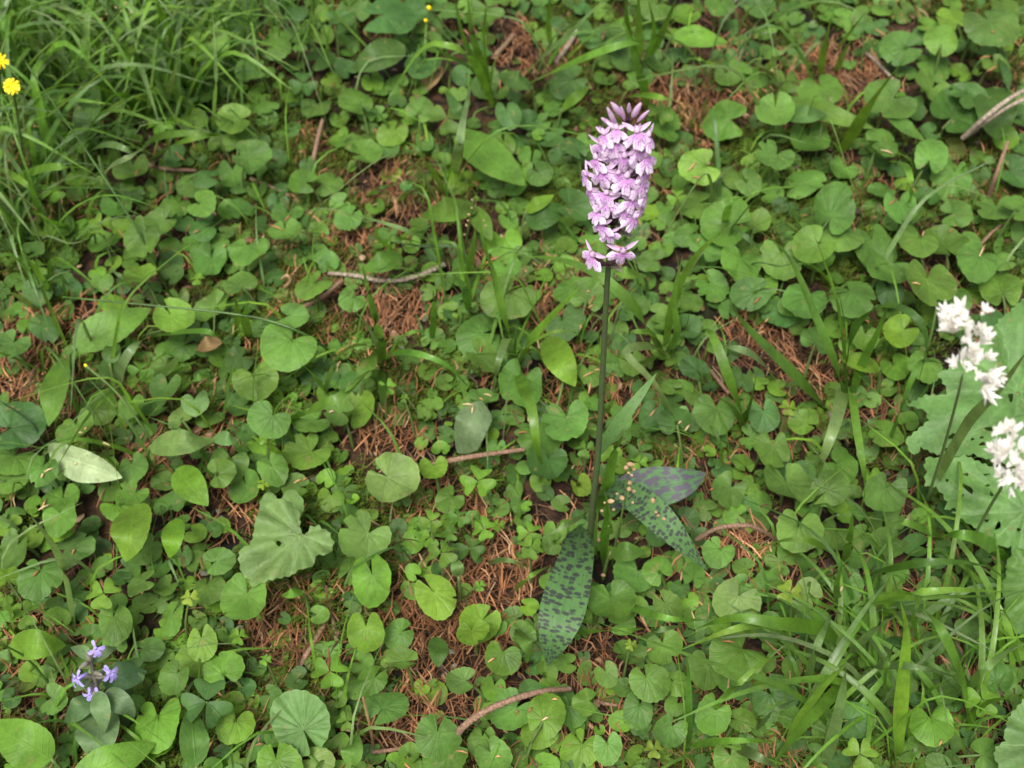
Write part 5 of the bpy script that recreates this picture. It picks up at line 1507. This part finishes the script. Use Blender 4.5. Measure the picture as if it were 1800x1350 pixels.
# second dry seed stalk by the oval leaf left of the spike
def seed_stalk(label, pix, hs, spots):
    P = catmull([at(x, y, h) for (x, y), h in zip(pix, hs)], 14)
    base = P[0]
    r_ = empty('seed_stalk', base)
    v, f, u = tube(P, .0006, 5)
    link('stem', mesh('stem', local(v, base), f, M['stalk'], u), r_, loc=(0, 0, 0))
    for x, y in spots:
        n_ = min(P, key=lambda q: abs(project(q)[1] - y - 4))
        p = at_y(x, y, n_.y - .001)
        q = Vector((RNG.gauss(0, .5), RNG.gauss(-.4, .4), RNG.gauss(.6, .3)))
        link('seed_capsule', SEEDM, r_, mat4=Matrix.Translation(p - base) @ q.to_track_quat('Y', 'Z').to_matrix().to_4x4() @ Matrix.Scale(6 * m_per_px(p), 4))
    return tag(r_, label, 'grass', 'dry seed stalks')
seed_stalk('dry seed stalk standing before the oval leaf left of the flower spike', [(818, 455), (820, 420), (826, 390), (832, 350)], [0, .03, .05, .075], [(831, 352), (829, 365), (826, 378), (824, 388), (821, 398), (818, 412), (852, 398), (850, 388), (808, 420)])
seed_stalk('dry brown seed stalk in the dense grass, above the arched blades', [(170, 110), (180, 70), (200, 30), (215, 12)], [0, .04, .07, .09], [(188, 25), (205, 15), (212, 20), (180, 35), (198, 42), (190, 50), (165, 62), (150, 62), (230, 22), (222, 8), (172, 78)])

# yellow hawkweed
RAY = ribbon([Vector((0.12 + .88 * s, 0, .18 * s - .22 * s * s)) for s in np.linspace(0, 1, 6)], .26, lambda s: min(1, .5 + s * 1.5) * (1 if s < .97 else .8), 2, .1, nrm=Vector((0, 0, 1)))
RAYM = mesh('ray_petal', *RAY[:2], M['yellow'], RAY[2])
DISC = ell(Vector((0, 0, .05)), .28, .28, .1); DISCM = mesh('disc', *DISC[:2], M['yellow'], DISC[2])
CUP = ell(Vector((0, 0, -.2)), .26, .26, .3); CUPM = mesh('flower_cup', *CUP[:2], M['stalk'], CUP[2])
def hawk(label, stem, hs, sz, face):
    P = catmull([at(x, y, h) for (x, y), h in zip(stem, hs)], 14)
    base = P[0]
    r_ = empty('yellow_flower', base)
    v, f, u = tube(P, .0009, 6)
    link('stem', mesh('stem', local(v, base), f, M['stalk'], u), r_, loc=(0, 0, 0))
    top = P[-1]
    m4 = Matrix.Translation(top - base) @ Vector(face).to_track_quat('Z', 'Y').to_matrix().to_4x4() @ Matrix.Scale(sz * m_per_px(top), 4)
    hd = link('flower_head', CUPM, r_, mat4=m4)
    link('disc', DISCM, hd)
    for i in range(18):
        link('ray_petal', RAYM, hd, mat4=Matrix.Rotation(i / 18 * 6.283 + RNG.gauss(0, .08), 4, 'Z') @ Matrix.Rotation(RNG.gauss(-.1 if i % 2 else -.4, .15), 4, 'Y'))
    return tag(r_, label, 'flower', 'yellow hawkweed flowers')
hawk('lower of the two yellow flower heads at the left edge', [(45, 330), (38, 260), (30, 200), (21, 152)], [0, .06, .10, .135], 15, (.2, -.7, .6))
hawk('upper yellow flower head, cut by the left edge', [(-5, 300), (-5, 230), (-2, 160), (0, 108)], [0, .06, .11, .145], 15, (.5, -.2, .6))
def bud_plant(label, stem, hs, sz):
    P = catmull([at(x, y, h) for (x, y), h in zip(stem, hs)], 14)
    base = P[0]
    r_ = empty('yellow_bud_plant', base)
    v, f, u = tube(P, .0007, 6)
    link('stem', mesh('stem', local(v, base), f, M['stalk'], u), r_, loc=(0, 0, 0))
    d = (P[-1] - P[-3]).normalized()
    m4 = Matrix.Translation(P[-1] - base) @ d.to_track_quat('Z', 'Y').to_matrix().to_4x4() @ Matrix.Scale(sz * m_per_px(P[-1]), 4)
    e = ell(Vector((0, 0, 0)), .5, .5, 1.0); c_ = link('bud_cup', mesh('bud_cup', e[0], e[1], M['stalk'], e[2]), r_, mat4=m4)
    e = ell(Vector((0, 0, .9)), .45, .45, .7); link('petal_tip', mesh('petal_tip', e[0], e[1], M['yellow'], e[2]), c_)
    return tag(r_, label, 'flower', 'closed yellow buds')
bud_plant('closed yellow bud on a thin stem near the top edge', [(870, 180), (830, 100), (785, 50), (758, 18)], [0, .05, .08, .10], 9)
bud_plant('tiny yellow bud on a thin stem above the pale serrated leaf', [(290, 810), (250, 750), (205, 690), (155, 646)], [0, .03, .05, .06], 6)
bud_plant('second small yellow bud under the top edge, below the first', [(840, 130), (800, 80), (770, 50), (752, 38)], [0, .04, .06, .07], 7)

# bugle with violet flowers
bb = at(178, 1262)
bug = empty('bugle_plant', bb)
tag(bug, 'hairy grey bugle plant with violet flowers between broad leaves', 'flower')
BP = catmull([at(178, 1262, 0), at(172, 1225, .03), at(166, 1190, .05), at(155, 1152, .07)], 12)
v, f, u = tube(BP, [.0016 - .0006 * i / 12 for i in range(13)], 7)
link('stem', mesh('stem', local(v, bb), f, M['bugle_hair'], u), bug, loc=(0, 0, 0))
def bug_leaf(pix, hs, wpx, c):
    P = catmull([at(x, y, h) for (x, y), h in zip(pix, hs)], 14)
    V, F, U = ribbon(P, wpx * m_per_px(P[7]), p_ovate, 6, .15, .03, 7, ripple=.01)
    link('leaf', mesh('leaf', local(V, bb), F, M['pinnate'], U), bug, loc=(0, 0, 0), color=c)
gp = (0.13, 0.215, 0.085)
bug_leaf([(185, 1215), (205, 1230), (222, 1245), (236, 1262)], [.04, .045, .042, .03], 40, (0.12, 0.19, 0.09))
bug_leaf([(176, 1250), (173, 1280), (170, 1310), (166, 1345)], [.025, .03, .03, .02], 80, gp)
bug_leaf([(170, 1215), (176, 1240), (180, 1262), (182, 1290)], [.045, .048, .044, .034], 36, gp)
bug_leaf([(165, 1222), (145, 1240), (128, 1255), (112, 1268)], [.03, .034, .03, .02], 42, (0.09, 0.17, 0.06))
bug_leaf([(180, 1200), (210, 1190), (235, 1185), (258, 1180)], [.03, .036, .034, .03], 52, (0.07, 0.145, 0.055))
bug_leaf([(160, 1160), (150, 1148), (138, 1142), (124, 1138)], [.06, .062, .06, .056], 22, gp)
bug_leaf([(164, 1165), (178, 1150), (190, 1142), (205, 1138)], [.06, .06, .06, .055], 24, (0.12, 0.19, 0.09))
bug_leaf([(160, 1185), (148, 1195), (140, 1205), (130, 1215)], [.05, .05, .045, .04], 24, (0.12, 0.2, 0.08))
pet = join([ribbon([Vector((math.cos(a_), math.sin(a_), 0)) * (.15 + .85 * s) + Vector((0, 0, .15 * s - .3 * s * s)) for s in np.linspace(0, 1, 6)], wd, lambda s: min(1, .35 + 1.3 * s) * (1 if s < .95 else .7), 2, .15, nrm=Vector((0, 0, 1))) for a_, wd in ((-1.57, .75), (-.35, .5), (-2.79, .5), (1.57, .35))])
PETM = mesh('petal_lip', pet[0], pet[1], M['bugle'], pet[2])
tb = tube([Vector((0, .05, -1.1)), Vector((0, 0, -.5)), Vector((0, 0, .02))], [.13, .16, .22], 7)
TBM = mesh('flower', tb[0], tb[1], M['bugle'], tb[2])
for x, y, sz, fx, fy in ((168, 1140, 13, .3, -.6), (136, 1192, 15, -.6, -.6), (129, 1196, 11, -.9, -.4), (193, 1182, 14, .7, -.5), (199, 1186, 11, .9, -.3), (157, 1221, 12, -.2, -.9), (172, 1221, 12, .3, -.9), (163, 1228, 10, 0, -.9), (172, 1146, 9, .5, -.5)):
    n_ = min(BP, key=lambda q: abs(project(q)[1] - y - 6))
    p = at_y(x, y, n_.y - .006)
    m3 = Matrix.Rotation(0, 3, 'X')
    fdir = Vector((fx, fy, .35)).normalized()
    zx = Vector((0, 0, 1)).cross(fdir).normalized()
    m3 = Matrix((zx, fdir.cross(zx), fdir)).transposed()
    o = link('flower', TBM, bug, mat4=Matrix.Translation(p - bb) @ m3.to_4x4() @ Matrix.Scale(sz * 1.25 * m_per_px(p), 4))
    link('petal_lip', PETM, o)
for i in range(14):
    n_ = BP[4 + i % 9]
    a_ = i * 2.4
    d = Vector((math.cos(a_), math.sin(a_), .5)).normalized() * .0075
    e = tube([n_, n_ + d * .5, n_ + d], [.0008, .0015, .0004], 6)
    link('calyx', mesh('calyx', local(e[0], bb), e[1], M['bugle_hair'], e[2]), bug, loc=(0, 0, 0))

label_all()
